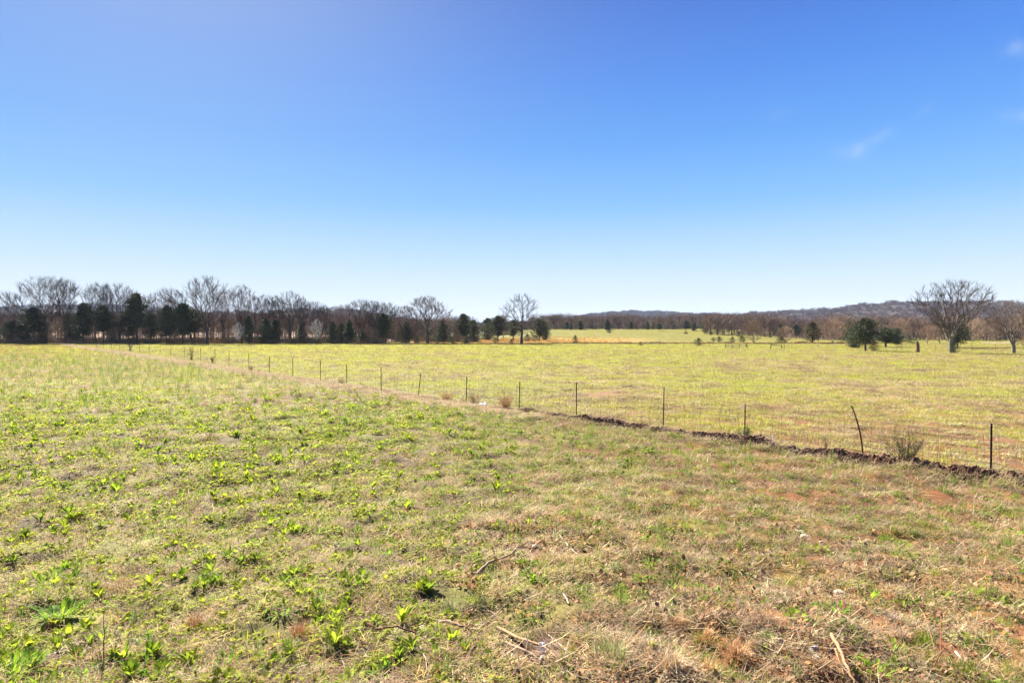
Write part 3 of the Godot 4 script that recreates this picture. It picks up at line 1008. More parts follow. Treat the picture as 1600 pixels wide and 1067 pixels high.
func plant(kind: String, called: String, label: String, category: String, group: String, where: Vector3, height: float, width := 0.0, turn := -1.0) -> Node3D:
	var src: Node3D = kinds_of_tree[kind]
	var size := tall_of(src)
	var sy := height / size.y
	var sx := width * (1.3 if kind.begins_with("cedar") else 1.0) / minf(size.x, size.z) if width > 0.0 else sy
	var o := copy(src, called, label, group, where, turn if turn >= 0.0 else rng.randf() * TAU, Vector3(sx, sy, sx))
	o.set_meta("category", category)
	return o

const COUNT := ["first", "second", "third", "fourth", "fifth", "sixth", "seventh", "eighth", "ninth", "tenth", "eleventh", "twelfth", "thirteenth", "fourteenth", "fifteenth", "sixteenth", "seventeenth", "eighteenth", "nineteenth", "twentieth", "twenty-first", "twenty-second", "twenty-third", "twenty-fourth", "twenty-fifth", "twenty-sixth", "twenty-seventh", "twenty-eighth", "twenty-ninth", "thirtieth"]

func trees() -> void:
	make_trees()
	# the tree row along the left: bare trees, [bearing, distance, height, width, kind, words]
	var bare := [[-795, 158, 9.5, 7, "spread", "edge-cut"], [-757, 150, 13, 8, "arched", "leaning left over the dark cedars"], [-728, 149, 16.6, 11.5, "spread", "tallest, at the left end"], [-699, 150, 16.0, 7.5, "slim", "slender, right of the tallest"], [-652, 154, 15.4, 7, "slim", "dark trunked"], [-634, 156, 15.5, 4.5, "straight", "narrow"], [-614, 150, 14.8, 8.5, "forked", "forking low beside the pointed cedar"], [-592, 158, 13.6, 6, "slim", "pale"], [-560, 152, 12.6, 5, "slim", "thin"], [-536, 155, 11.6, 6, "straight", "low"], [-500, 150, 13.8, 10, "arched", "arching far to the left"], [-477, 147, 16.3, 11.5, "forked", "large, forked"], [-452, 158, 13.5, 6, "slim", "thin"], [-423, 150, 14.5, 6.5, "slim", "upright"], [-402, 156, 12.4, 5, "straight", "slight"], [-385, 158, 12.6, 6, "slim", "twiggy"], [-367, 152, 12.0, 6, "slim", "leafless thin"], [-347, 150, 12.9, 8, "forked", "v-shaped"], [-328, 156, 11.5, 5, "slim", "small"], [-308, 152, 10.6, 5, "spread", "short"], [-292, 158, 9.8, 5, "slim", "small"], [-262, 170, 10.5, 6, "spread", "distant"], [-233, 155, 11.2, 8, "spread", "brown twigged"], [-214, 152, 10.8, 7, "spread", "broad"], [-197, 158, 10.6, 7, "spread", "tangled"], [-172, 160, 9.8, 7, "spread", "low"]]
	for k in bare.size():
		var a: Array = bare[k]
		plant(a[4], "bare_tree", "%s bare tree, %s in the left row" % [a[5], COUNT[k]], "tree", "bare trees in the left row", at(a[0], a[1]), a[2], a[3], 0.0 if a[4] == "arched" else -1.0)
	var young := [[-775, 148], [-741, 147.5], [-712, 148], [-683, 147], [-660, 148], [-646, 147.5], [-622, 148], [-604, 147], [-575, 148], [-550, 147.5], [-527, 147], [-508, 148], [-490, 148], [-463, 147], [-440, 148], [-408, 147.5], [-392, 148], [-376, 147], [-356, 148], [-338, 147.5], [-318, 148], [-299, 147], [-274, 148], [-246, 147.5], [-222, 148], [-186, 149]]
	for k in range(0, young.size(), 2):
		plant("scrub", "young_tree", "thin young bare tree, %s from the left among the left cedars" % COUNT[k / 2], "tree", "young trees before the left row", at(young[k][0], young[k][1] + 1.5), rng.randf_range(3.6, 6.4), rng.randf_range(3.2, 5.6))
	plant("dome", "bare_tree", "wide dome-crowned bare oak standing before the woods at the pasture edge", "tree", "", at(-132, 151), 11.9, 13.0)
	plant("open", "bare_tree", "open-crowned bare tree standing alone before the orange field", "tree", "", at(15, 146), 12.0, 12.0)
	plant("vase", "bare_tree", "large pale bare tree with many rising limbs at right", "tree", "", at(688, 88), 10.5, 10.6)
	plant("vase", "bare_tree", "pale bare tree cut off by the right edge", "tree", "", at(785, 87), 7.6, 7.5, 2.0)
	plant("scrub", "bare_tree", "bare trunk at the extreme right edge", "tree", "", at(803, 92), 6.5, 4.0)
	# cedars of the left row
	var ced := [[-785, 150, 6, 6, "cedar_wide"], [-762, 150, 7.5, 6, "cedar_round"], [-748, 148, 9.0, 7, "cedar_high"], [-735, 152, 7, 6, "cedar_round"], [-690, 156, 7.5, 6, "cedar_wide"], [-670, 150, 10.3, 7, "cedar_wide"], [-682, 154, 7.5, 6, "cedar_round"], [-639, 150, 9.6, 5.5, "cedar_high"], [-624, 154, 7.5, 5, "cedar_round"], [-587, 149, 12.4, 6.6, "cedar_high"], [-600, 154, 9, 6, "cedar_wide"], [-565, 153, 7.6, 6, "cedar_wide"], [-540, 150, 9.4, 6.5, "cedar_wide"], [-515, 149, 10.0, 8, "cedar_wide"], [-497, 152, 8.5, 6, "cedar_high"], [-412, 150, 7.0, 4.5, "cedar_round"], [-385, 149, 6.5, 5.5, "cedar_round"], [-370, 152, 6.0, 5, "cedar_round"], [-330, 151, 4.5, 4, "cedar_round"], [-281, 150, 5.5, 4, "cedar_round"], [-267, 151, 5.0, 4, "cedar_round"], [-254, 149, 6.0, 3.4, "cedar_cone"], [-233, 149, 3.0, 3.6, "cedar_round"], [-201, 152, 7.6, 5.5, "cedar_wide"], [-165, 156, 5.5, 4.5, "cedar_round"], [-110, 165, 6.2, 6, "cedar_round"], [-76, 172, 8.2, 6.5, "cedar_wide"], [-60, 175, 6.5, 5, "cedar_round"]]
	ced.sort_custom(func(p, q): return p[0] < q[0])
	for k in ced.size():
		var a: Array = ced[k]
		var size := "tall" if a[2] > 8.9 else ("low" if a[2] < 5.6 else "bushy")
		plant(a[4], "cedar_tree", "%s dark cedar, %s evergreen from the left along the tree row" % [size, COUNT[k]], "tree", "cedars in the left row", at(a[0], a[1] - 1.0), a[2] * 0.97, a[3] * 0.95)
	plant("blossom", "blossom_tree", "small white-flowering tree among the dark trees at left", "tree", "", at(-429, 145.5), 5.2, 3.0)
	plant("blossom", "blossom_tree", "pale flowering tree left of the small pointed cedars", "tree", "", at(-306, 145.5), 6.0, 3.2)
	# cedars and trees in the middle and to the right: [bearing, distance, height, width, kind, called, label]
	var mid := [
		[-22, 186, 7.0, 7.5, "cedar_wide", "cedar_tree", "broad dark cedar left of the lone bare tree"], [-38, 200, 6.6, 7, "cedar_round", "cedar_tree", "dense dark cedar at the end of the woods"], [2, 195, 5.8, 6, "cedar_wide", "cedar_tree", "cedar just behind the lone bare tree"], [43, 190, 6.2, 6.5, "cedar_wide", "cedar_tree", "dark cedar right of the lone bare tree"], [52, 196, 4.6, 3.6, "cedar_round", "cedar_tree", "smaller cedar ending the clump by the lone tree"],
		[24, 180, 2.0, 2.4, "shrub_round", "cedar_shrub", "round shrub right behind the lone tree trunk"], [37, 182, 1.7, 3.0, "shrub_round", "cedar_shrub", "low wide shrub beyond the lone tree"],
		[-96, 157, 1.6, 1.4, "shrub_round", "cedar_shrub", "small round cedar shrub before the orange grass strip"], [-149, 154, 1.7, 2.1, "shrub_olive", "cedar_shrub", "green shrub left of the oak trunk"], [-116, 156, 1.6, 1.8, "shrub_round", "cedar_shrub", "shrub right of the oak trunk"], [-72, 150, 1.2, 1.6, "cedar_brown", "cedar_shrub", "brown bush beside the orange strip"], [-26, 149, 1.5, 1.8, "shrub_olive", "cedar_shrub", "olive shrub left of the lone tree"], [-1, 149, 1.1, 1.2, "shrub_round", "cedar_shrub", "small dark shrub touching the lone tree"],
		[99, 150, 1.9, 1.3, "shrub_round", "cedar_shrub", "upright dark shrub on the far fence row"], [201, 128, 0.85, 0.9, "shrub_olive", "cedar_shrub", "tiny pale shrub alone in the pasture"], [292, 128, 1.55, 1.6, "shrub_round", "cedar_shrub", "dark round cedar bush standing in the pasture"],
		[324, 168, 1.4, 1.7, "shrub_round", "cedar_shrub", "round bush left of the wire pen"], [315, 170, 1.1, 1.2, "shrub_olive", "cedar_shrub", "smaller bush beside the round bush"], [345, 165, 1.4, 1.5, "shrub_round", "cedar_shrub", "bush behind the wire pen's left end"], [360, 166, 1.6, 2.1, "shrub_round", "cedar_shrub", "widest bush behind the wire pen"],
		[85, 320, 4.6, 4.4, "cedar_wide", "cedar_tree", "far cedar left of the tall bare tree"], [92, 325, 4.0, 2.4, "cedar_cone", "cedar_tree", "narrow far cedar between the lone bare tree's cedars"], [107, 318, 5.2, 4.0, "cedar_cone", "cedar_tree", "pointed far cedar beside the tall bare tree"], [149, 310, 5.8, 4.2, "cedar_cone", "cedar_tree", "far cedar alone at the field's edge"], [152, 268, 2.3, 2.4, "shrub_round", "cedar_shrub", "dark bush below the lone far cedar"], [230, 300, 4.0, 4.0, "cedar_wide", "cedar_tree", "low far cedar on the green rise"], [272, 295, 5.4, 5.4, "cedar_wide", "cedar_tree", "broad far cedar on the green rise"], [284, 300, 4.0, 4.2, "cedar_round", "cedar_tree", "round far cedar right of the broad one"], [212, 320, 4.2, 3.4, "cedar_round", "cedar_tree", "dark cedar before the grey woods"], [186, 322, 4.6, 3.4, "cedar_wide", "cedar_tree", "cedar in the far woods edge"],
		[272, 255, 1.2, 2.0, "shrub_round", "cedar_shrub", "low bush under the broad far cedar"], [311, 245, 1.3, 1.6, "shrub_round", "cedar_shrub", "isolated low bush on the far green field"], [355, 235, 1.8, 3.4, "shrub_round", "cedar_shrub", "wide bush against the woods"], [372, 240, 1.4, 2.2, "shrub_round", "cedar_shrub", "low bush right of the wide bush"], [344, 245, 1.3, 1.2, "shrub_round", "cedar_shrub", "small bush left of the wide bush"], [404, 232, 1.7, 2.0, "shrub_round", "cedar_shrub", "dark bush by the spreading bare tree"], [396, 235, 1.2, 1.5, "shrub_round", "cedar_shrub", "smaller bush by the spreading bare tree"],
		[421, 152, 1.4, 2.6, "shrub_olive", "cedar_shrub", "green bush at the foot of the small bare tree"],
		[470, 150, 4.8, 4.2, "cedar_brown", "cedar_tree", "brownish cedar standing alone right of centre"], [553, 96, 4.7, 5.0, "cedar_wide", "cedar_tree", "large dark cedar with a visible trunk at right"], [585, 118, 3.4, 5.4, "cedar_wide", "cedar_tree", "lower part of the dark cedar clump right of its main trunk"], [536, 112, 3.6, 4.2, "cedar_round", "cedar_tree", "dark cedar pressed against the left of the large one"], [602, 140, 3.5, 4.2, "cedar_round", "cedar_tree", "dark rounded cedar right of the largest cedar"], [567, 94.5, 1.3, 1.4, "shrub_olive", "cedar_shrub", "yellow-green bush at the foot of the large dark cedar"], [692, 86.5, 1.5, 1.3, "shrub_round", "cedar_shrub", "dark bush at the foot of the large pale tree"], [697, 110, 4.4, 4.2, "cedar_wide", "cedar_tree", "dark cedar behind the large pale tree"], [625, 150, 1.3, 3.2, "shrub_olive", "cedar_shrub", "low tangled bush left of the broken trunk"], [420, 230, 4.8, 3.4, "cedar_cone", "cedar_tree", "dark cedar in the woods behind the small bare tree"], [444, 235, 5.0, 4.4, "cedar_wide", "cedar_tree", "dark cedar in the woods left of the brownish cedar"],
	]
	for a in mid:
		var more := (1.0 if a[1] > 250 else 1.1) if a[5] == "cedar_tree" else 1.7
		plant(a[4], a[5], a[6], "tree" if a[5] == "cedar_tree" else "shrub", "", at(a[0], a[1]), a[2] * (0.9 if a[1] > 250 else 1.1), a[3] * more)
	var scrub := [[378, 152, 6.2, 6.4, "bare tree with a straight trunk behind the wire pen"], [427, 153, 4.6, 5.2, "small bare tree above a green bush"], [502, 150, 6.4, 6.6, "bare tree with a stout white-edged trunk right of centre"], [521, 190, 6.0, 7, "bare tree just left of the large cedar"], [606, 185, 7.2, 8, "brown bare tree behind the rounded cedar"], [650, 150, 4.8, 5.4, "bare tree with a short dark trunk near the broken trunk"], [669, 150, 5.4, 6.0, "bare tree behind the large pale tree's left limbs"], [722, 180, 7.2, 8.5, "brown bare tree right of the large pale tree"], [752, 185, 7.0, 8.0, "brown bare tree near the right edge"], [790, 180, 7.4, 8.0, "brown bare tree behind the right edge tree"], [100, 325, 7.2, 6.0, "tall bare tree far off between two cedars"], [250, 330, 9.2, 5.0, "bare tree rising above the far woods"], [167, 330, 7.4, 8.0, "rounded bare tree in the far woods"], [66, 320, 8.0, 6.0, "bare tree at the far woods' left end"], [-14, 215, 9.0, 7.0, "bare tree topping the cedar clump"], [330, 260, 6.6, 7.0, "bare tree at the edge of the brown woods"], [455, 260, 7.4, 8.0, "bare tree in the brown woods behind"], [480, 240, 7.4, 8.0, "bare tree in the brown woods past the brownish cedar"], [560, 220, 7.8, 9.0, "bare tree above the large dark cedar"], [632, 210, 7.2, 9.0, "bare tree in the brown woods at right"]]
	for a in scrub:
		plant("slim" if a[1] > 300 else "scrub", "bare_tree", a[4], "tree", "", at(a[0], a[1]), a[2], a[3])

func woods() -> void:
	var twiggy := [far_tree(16, 0.75, 0.25), far_tree(22, 0.9, 0.2), far_tree(14, 0.6, 0.35)]
	var meshes := []
	var dense := [far_tree(18, 0.75, 0.25, 3.2).mesh(M.bark), far_tree(22, 0.85, 0.2, 3.2).mesh(M.bark), far_tree(16, 0.7, 0.3, 3.2).mesh(M.bark)]
	for t in twiggy: meshes.append(t.mesh(M.bark))
	var green: ArrayMesh = (kinds_of_tree["shrub_round"].get_node("crown") as MeshInstance3D).mesh
	var lots := [PackedFloat32Array(), PackedFloat32Array(), PackedFloat32Array()]
	var hills := [PackedFloat32Array(), PackedFloat32Array(), PackedFloat32Array()]
	var evergreen := PackedFloat32Array()
	var under := PackedFloat32Array()
	# [bearing from, to, distance from, to, height, number]
	var lot := [[-900, -170, 162, 260, 7.2, 760], [-280, -205, 170, 280, 6.0, 180], [-230, -60, 215, 320, 7.6, 480], [30, 380, 335, 480, 8.2, 1000], [300, 560, 250, 400, 8.0, 900], [480, 950, 205, 380, 7.8, 1500]]
	for a in lot:
		for k in a[5]:
			var p := at(rng.randf_range(a[0], a[1]), lerpf(a[2], a[3], pow(rng.randf(), 1.4)))
			var h: float = a[4] * rng.randf_range(0.65, 1.12)
			lots[k % 3].append_array(row(p, rng.randf() * TAU, h * rng.randf_range(0.8, 1.2), h, vary(Color(0.23, 0.165, 0.125), 0.25)))
			if rng.randf() < 0.06:
				var e := at(rng.randf_range(a[0], a[1]), lerpf(a[2], a[3], rng.randf()))
				var he := rng.randf_range(2.5, 5.5)
				evergreen.append_array(row(e, rng.randf() * TAU, he, he, vary(Color(0.95, 0.95, 0.9), 0.2)))
	for k in 36000:
		var x := rng.randf_range(-1300.0, 1800.0)
		var d := rng.randf_range(520.0, 1750.0)
		var y := land(x, -d)
		if x / d < -0.95 or x / d > 0.95: continue
		var h := rng.randf_range(5.5, 9.0)
		hills[k % 3].append_array(row(Vector3(x, y, -d), rng.randf() * TAU, h * 1.9, h, vary(Color(0.135, 0.088, 0.068), 0.16)))
		if rng.randf() < 0.035:
			evergreen.append_array(row(Vector3(x, y, -d), rng.randf() * TAU, h * 0.8, h * 0.75, Color(0.9, 0.95, 0.9)))
	for k in 26000:
		var q := k % 4
		var x: float = [420.0, 820.0, 1200.0, -1700.0][q] + rng.randfn() * [330.0, 330.0, 480.0, 520.0][q]
		var d: float = [2400.0, 2600.0, 3650.0, 2450.0][q] + rng.randfn() * 170.0
		var h := rng.randf_range(7.0, 11.0)
		hills[k % 3].append_array(row(Vector3(x, land(x, -d), -d), rng.randf() * TAU, h * 2.2, h, vary(Color(0.10, 0.075, 0.065), 0.2)))
	for k in 1050:
		var side := k % 3
		var p := at(rng.randf_range(-900, -205), rng.randf_range(146, 168)) if side < 2 else at(rng.randf_range(-150, -60), rng.randf_range(165, 185))
		var h := rng.randf_range(0.6, 2.3)
		under.append_array(row(p, rng.randf() * TAU, h * 1.4, h, vary(Color(0.85, 0.82, 0.72), 0.35)))
	for n in 3:
		scatter("bare_woodland", meshes[n], lots[n], "leafless brown woodland massed behind the pasture trees", "woodland")
		scatter("hill_forest", dense[n], hills[n], "leafless forest covering the distant hills", "forest")
	scatter("woodland_evergreens", green, evergreen, "dark evergreens mixed through the distant woods", "evergreens")
	var brush := Shape.new()
	for k in 130:
		var a := rng.randf() * TAU
		var d := Vector3(cos(a) * rng.randf(), rng.randf_range(0.4, 1.0), sin(a) * rng.randf()).normalized()
		var p := Vector3(rng.randfn() * 0.25, rng.randf() * 0.4, rng.randfn() * 0.25)
		var w := d.cross(Vector3(rng.randfn(), rng.randfn(), rng.randfn())).normalized() * 0.012
		brush.tri(p - w, p + d * rng.randf_range(0.3, 0.7), p + w, vary(Color(0.22, 0.17, 0.10), 0.4))
	scatter("undergrowth", brush.mesh(M.bark), under, "tangled brown undergrowth beneath the left tree row", "undergrowth")
	# dead weeds of the ditch and fence row at the far side of the pasture, and the orange sedge beyond
	var weeds := PackedFloat32Array()
	for k in 1250:
		var b := rng.randf_range(-260.0, 560.0)
		var d := 143.0 + rng.randfn() * 1.6 + (0.0 if b < 60.0 else 7.0)
		var h := rng.randf_range(0.15, 0.6) * (1.8 if rng.randf() < 0.05 else 1.0)
		weeds.append_array(row(at(b, d), rng.randf() * TAU, h * 1.6, h, vary(Color(0.85, 0.75, 0.65), 0.35)))
	for k in 260:
		var p := at(rng.randf_range(690.0, 810.0), 112.0 + rng.randfn() * 1.2)
		weeds.append_array(row(p, rng.randf() * TAU, 0.6, rng.randf_range(0.12, 0.3), Color(0.8, 0.65, 0.5)))
	scatter("ditch_weeds", brush.mesh(M.bark), weeds, "dark dead weeds along the ditch beyond the pasture", "weeds")
	var sedge := PackedFloat32Array()
	for k in 9000:
		var d := rng.randf_range(152.0, 235.0)
		var b := rng.randf_range(-145.0, 190.0)
		if rng.randf() < (d - 190.0) / 60.0 or rng.randf() < (b - 20.0) / 170.0: continue
		var z := rng.randf_range(3.0, 5.0)
		sedge.append_array(row(at(b, d), rng.randf() * TAU, z * 0.8, z * 0.7, vary(Color(0.60, 0.38, 0.11), 0.2)))
	for k in 700:
		var z := rng.randf_range(3.0, 5.0)
		sedge.append_array(row(at(rng.randf_range(735.0, 790.0), 150.0 + rng.randf() * 10.0), rng.randf() * TAU, z, z * 0.8, vary(PALE, 0.18)))
	var green_far := PackedFloat32Array()
	for k in 16000:
		var d := 150.0 + 200.0 * sqrt(rng.randf())
		var b := rng.randf_range(30.0, 420.0) if k % 4 else rng.randf_range(420.0, 830.0)
		if b > 420.0: d = rng.randf_range(112.0, 205.0)
		var z := rng.randf_range(3.5, 6.0)
		green_far.append_array(row(at(b, d), rng.randf() * TAU, z, z * 0.55, vary(Color(0.34, 0.34, 0.03).lerp(TAN, rng.randf() * 0.7), 0.25)))
	scatter("far_grass", tuft(26, 0.12, 0.03, 0.08, 0.006, 1.0).mesh(M.grass), green_far, "green and tan grass on the field beyond the ditch", "grass")
	scatter("broom_sedge", tuft(26, 0.10, 0.07, 0.17, 0.006, 0.5).mesh(M.straw), sedge, "orange dead sedge grass in the strip beyond the pasture", "sedge")

# ---------------------------------------------------------------- small things in the middle distance
func far_things() -> void:
	var wood := Color(0.12, 0.09, 0.075)
	# a low wire pen of stock panels between posts
	var c := at(352, 112)
	var o := thing("stock_pen", "low wire stock panel between leaning wooden posts in the far pasture", "pen", c)
	var lo := at(334, 112) - c
	var hi := at(369, 112) - c
	for t in [[0.0, 0.8, 0.0], [0.3, 0.65, 0.0], [0.62, 0.85, 0.02], [0.92, 0.8, 0.0], [1.0, 0.8, -0.35]]:
		var s := Shape.new()
		s.bar(Vector3(0, -0.15, 0), Vector3(0, t[1], 0), 0.06, 0.05, 7, vary(wood, 0.2))
		var q := part("post", s.mesh(M.wood), o)
		q.position = lo.lerp(hi, t[0])
		q.rotation.z = -t[2]
	for h in [0.1, 0.25, 0.4, 0.55, 0.7]:
		var s := Shape.new()
		s.bar(lo + Vector3(0, h, 0.07), hi + Vector3(0, h, 0.07), 0.012, 0.012, 4, Color(0.16, 0.14, 0.13))
		part("rail", s.mesh(M.wire), o)
	for k in 17:
		var s := Shape.new()
		var p := lo.lerp(hi, (k + 0.5) / 17.0) + Vector3(0, 0, 0.085)
		s.bar(p + Vector3(0, 0.06, 0), p + Vector3(0, 0.72, 0), 0.01, 0.01, 4, Color(0.16, 0.14, 0.13))
		part("upright", s.mesh(M.wire), o)
	# a wooden fence brace
	c = at(415, 108)
	o = thing("fence_brace", "dark wooden fence brace with one leaning post and a crossbar", "fence brace", c)
	lo = at(405, 108) - c
	hi = at(422, 108) - c
	var b := Shape.new()
	b.bar(lo + Vector3(-0.15, -0.1, 0), lo + Vector3(0.12, 0.98, 0), 0.08, 0.07, 8, wood)
	part("post", b.mesh(M.wood), o, "leaning left post")
	b = Shape.new()
	b.bar(hi + Vector3(0, -0.1, 0), hi + Vector3(0, 0.75, 0), 0.08, 0.07, 8, wood)
	part("post", b.mesh(M.wood), o)
	b = Shape.new()
	b.bar(hi + Vector3(0.42, -0.1, 0), hi + Vector3(0.42, 0.98, 0), 0.06, 0.05, 8, wood)
	part("post", b.mesh(M.wood), o)
	b = Shape.new()
	b.bar(lo + Vector3(0.1, 0.72, 0.085), hi + Vector3(0, 0.55, 0.085), 0.05, 0.05, 7, vary(wood, 0.2))
	part("crossbar", b.mesh(M.wood), o)
	# the far boundary fence: thin posts and two wires
	c = at(300, 118)
	o = thing("wire_fence", "thin far wire fence with spindly posts across the pasture's end", "fence", c)
	var feet := []
	for a in [[155, 130, 1.3], [204, 126, 0.9], [231, 122, 1.5], [268, 118, 1.2], [309, 114, 1.4], [334, 112.6, 1.0], [438, 106, 1.3], [479, 104, 1.4], [540, 101, 1.1], [610, 98, 1.1], [663, 97, 1.0], [720, 95, 1.3], [757, 94, 1.3], [815, 93, 1.3]]:
		var p := at(a[0], a[1]) - c
		feet.append(p)
		var s := Shape.new()
		s.bar(Vector3(0, -0.1, 0), Vector3(rng.randfn() * 0.03, a[2], 0), 0.028, 0.024, 5, vary(Color(0.14, 0.10, 0.09), 0.3))
		part("post", s.mesh(M.wood), o).position = p
	for h in [0.45, 0.85]:
		var s := Shape.new()
		for k in feet.size() - 1:
			s.bar(feet[k] + Vector3(0, h, 0.03), feet[k + 1] + Vector3(0, h, 0.03), 0.004, 0.004, 3, Color(0.2, 0.17, 0.15))
		part("wire", s.mesh(M.wire), o)
	# a broken-off trunk
	b = Shape.new()
	b.tube(PackedVector3Array([Vector3(0, -0.1, 0), Vector3(0.02, 0.6, 0), Vector3(-0.02, 1.2, 0), Vector3(-0.1, 1.62, 0)]), PackedFloat32Array([0.30, 0.21, 0.22, 0.10]), 9, Color(0.28, 0.17, 0.13), true)
	o = single("broken_trunk", b.mesh(M.stone), "short reddish broken tree trunk standing alone in the right pasture", "stump")
	o.position = at(635, 90)
	# a small pond
	b = Shape.new()
	var mid := at(-174, 190)
	var rim := []
	for k in 20:
		rim.append(Vector3(cos(TAU * k / 20) * 2.9 * rng.randf_range(0.85, 1.1), 0.12, sin(TAU * k / 20) * 14.0 * rng.randf_range(0.9, 1.1)))
	for k in 20: b.tri(Vector3(0, 0.12, 0), rim[k], rim[(k + 1) % 20], Color(0.05, 0.07, 0.06))
	var water := StandardMaterial3D.new()
	water.albedo_color = Color(0.16, 0.2, 0.18)
	water.roughness = 0.08
	water.metallic_specular = 0.6
	water.cull_mode = BaseMaterial3D.CULL_DISABLED
	o = single("water", b.mesh(water), "small grey-blue pond by the woods left of the oak", "pond", "", "structure")
	o.position = mid
	# heap of red earth
	o = single("earth_heap", stone_mesh(Vector3(1.5, 0.45, 0.9), Color(0.26, 0.10, 0.06), 71, M.soil_clod), "low heap of red earth left of the brownish cedar", "earth")
	o.position = at(452, 149)

# ---------------------------------------------------------------- things close to the lens
func clear_at(p: Vector3, r: float) -> void:
	var n := ceili(r * 12.0)
	for i in range(-n, n + 1):
		for j in range(-n, n + 1):
			if i * i + j * j <= n * n: cleared[Vector2i(floori(p.x * 12.0) + i, floori(p.z * 12.0) + j)] = true

func stick(called: String, label: String, bends: Array, thick: float, k: Color, twigs: Array = []) -> void:
	var pts := PackedVector3Array()
	var rad := PackedFloat32Array()
	for a in bends.size():
		var p := down(bends[a][0] - 800.0, bends[a][1] - 517.0)
		p.y += thick * 0.8 + (bends[a][2] * 1.2 if bends[a].size() > 2 else 0.02)
		pts.append(p)
		rad.append(thick * lerpf(1.0, 0.45, a / maxf(bends.size() - 1.0, 1.0)))
	var mid := pts[0]
	# more bends between the given ones, so that the wood is crooked
	var fine := PackedVector3Array()
	var fr := PackedFloat32Array()
	for a in pts.size() - 1:
		for j in 4:
			var t := j / 4.0
			fine.append(pts[a].lerp(pts[a + 1], t) - mid + Vector3(rng.randfn(), rng.randfn() * 0.5, rng.randfn()) * thick * (0.35 if j else 0.0))
			fr.append(lerpf(rad[a], rad[a + 1], t) * rng.randf_range(0.9, 1.12))
			clear_at(fine[fine.size() - 1] + mid, 0.0)
	fine.append(pts[pts.size() - 1] - mid)
	fr.append(rad[pts.size() - 1])
	var s := Shape.new()
	s.tube(fine, fr, 7, k, true)
	if twigs.is_empty():
		single(called, s.mesh(M.stick), label, "stick").position = mid
		return
	var o := thing(called, label, "branch", mid)
	part("stem", s.mesh(M.stick), o)
	for t in twigs:
		var q := Shape.new()
		var p2 := PackedVector3Array()
		var r2 := PackedFloat32Array()
		for a in t.size():
			var p := down(t[a][0] - 800.0, t[a][1] - 517.0)
			p.y += thick * 0.5 + (t[a][2] if t[a].size() > 2 else 0.01)
			p2.append(p - mid)
			r2.append(thick * lerpf(0.55, 0.25, float(a) / (t.size() - 1)))
		q.tube(p2, r2, 5, vary(k, 0.15), true)
		part("twig", q.mesh(M.stick), o)

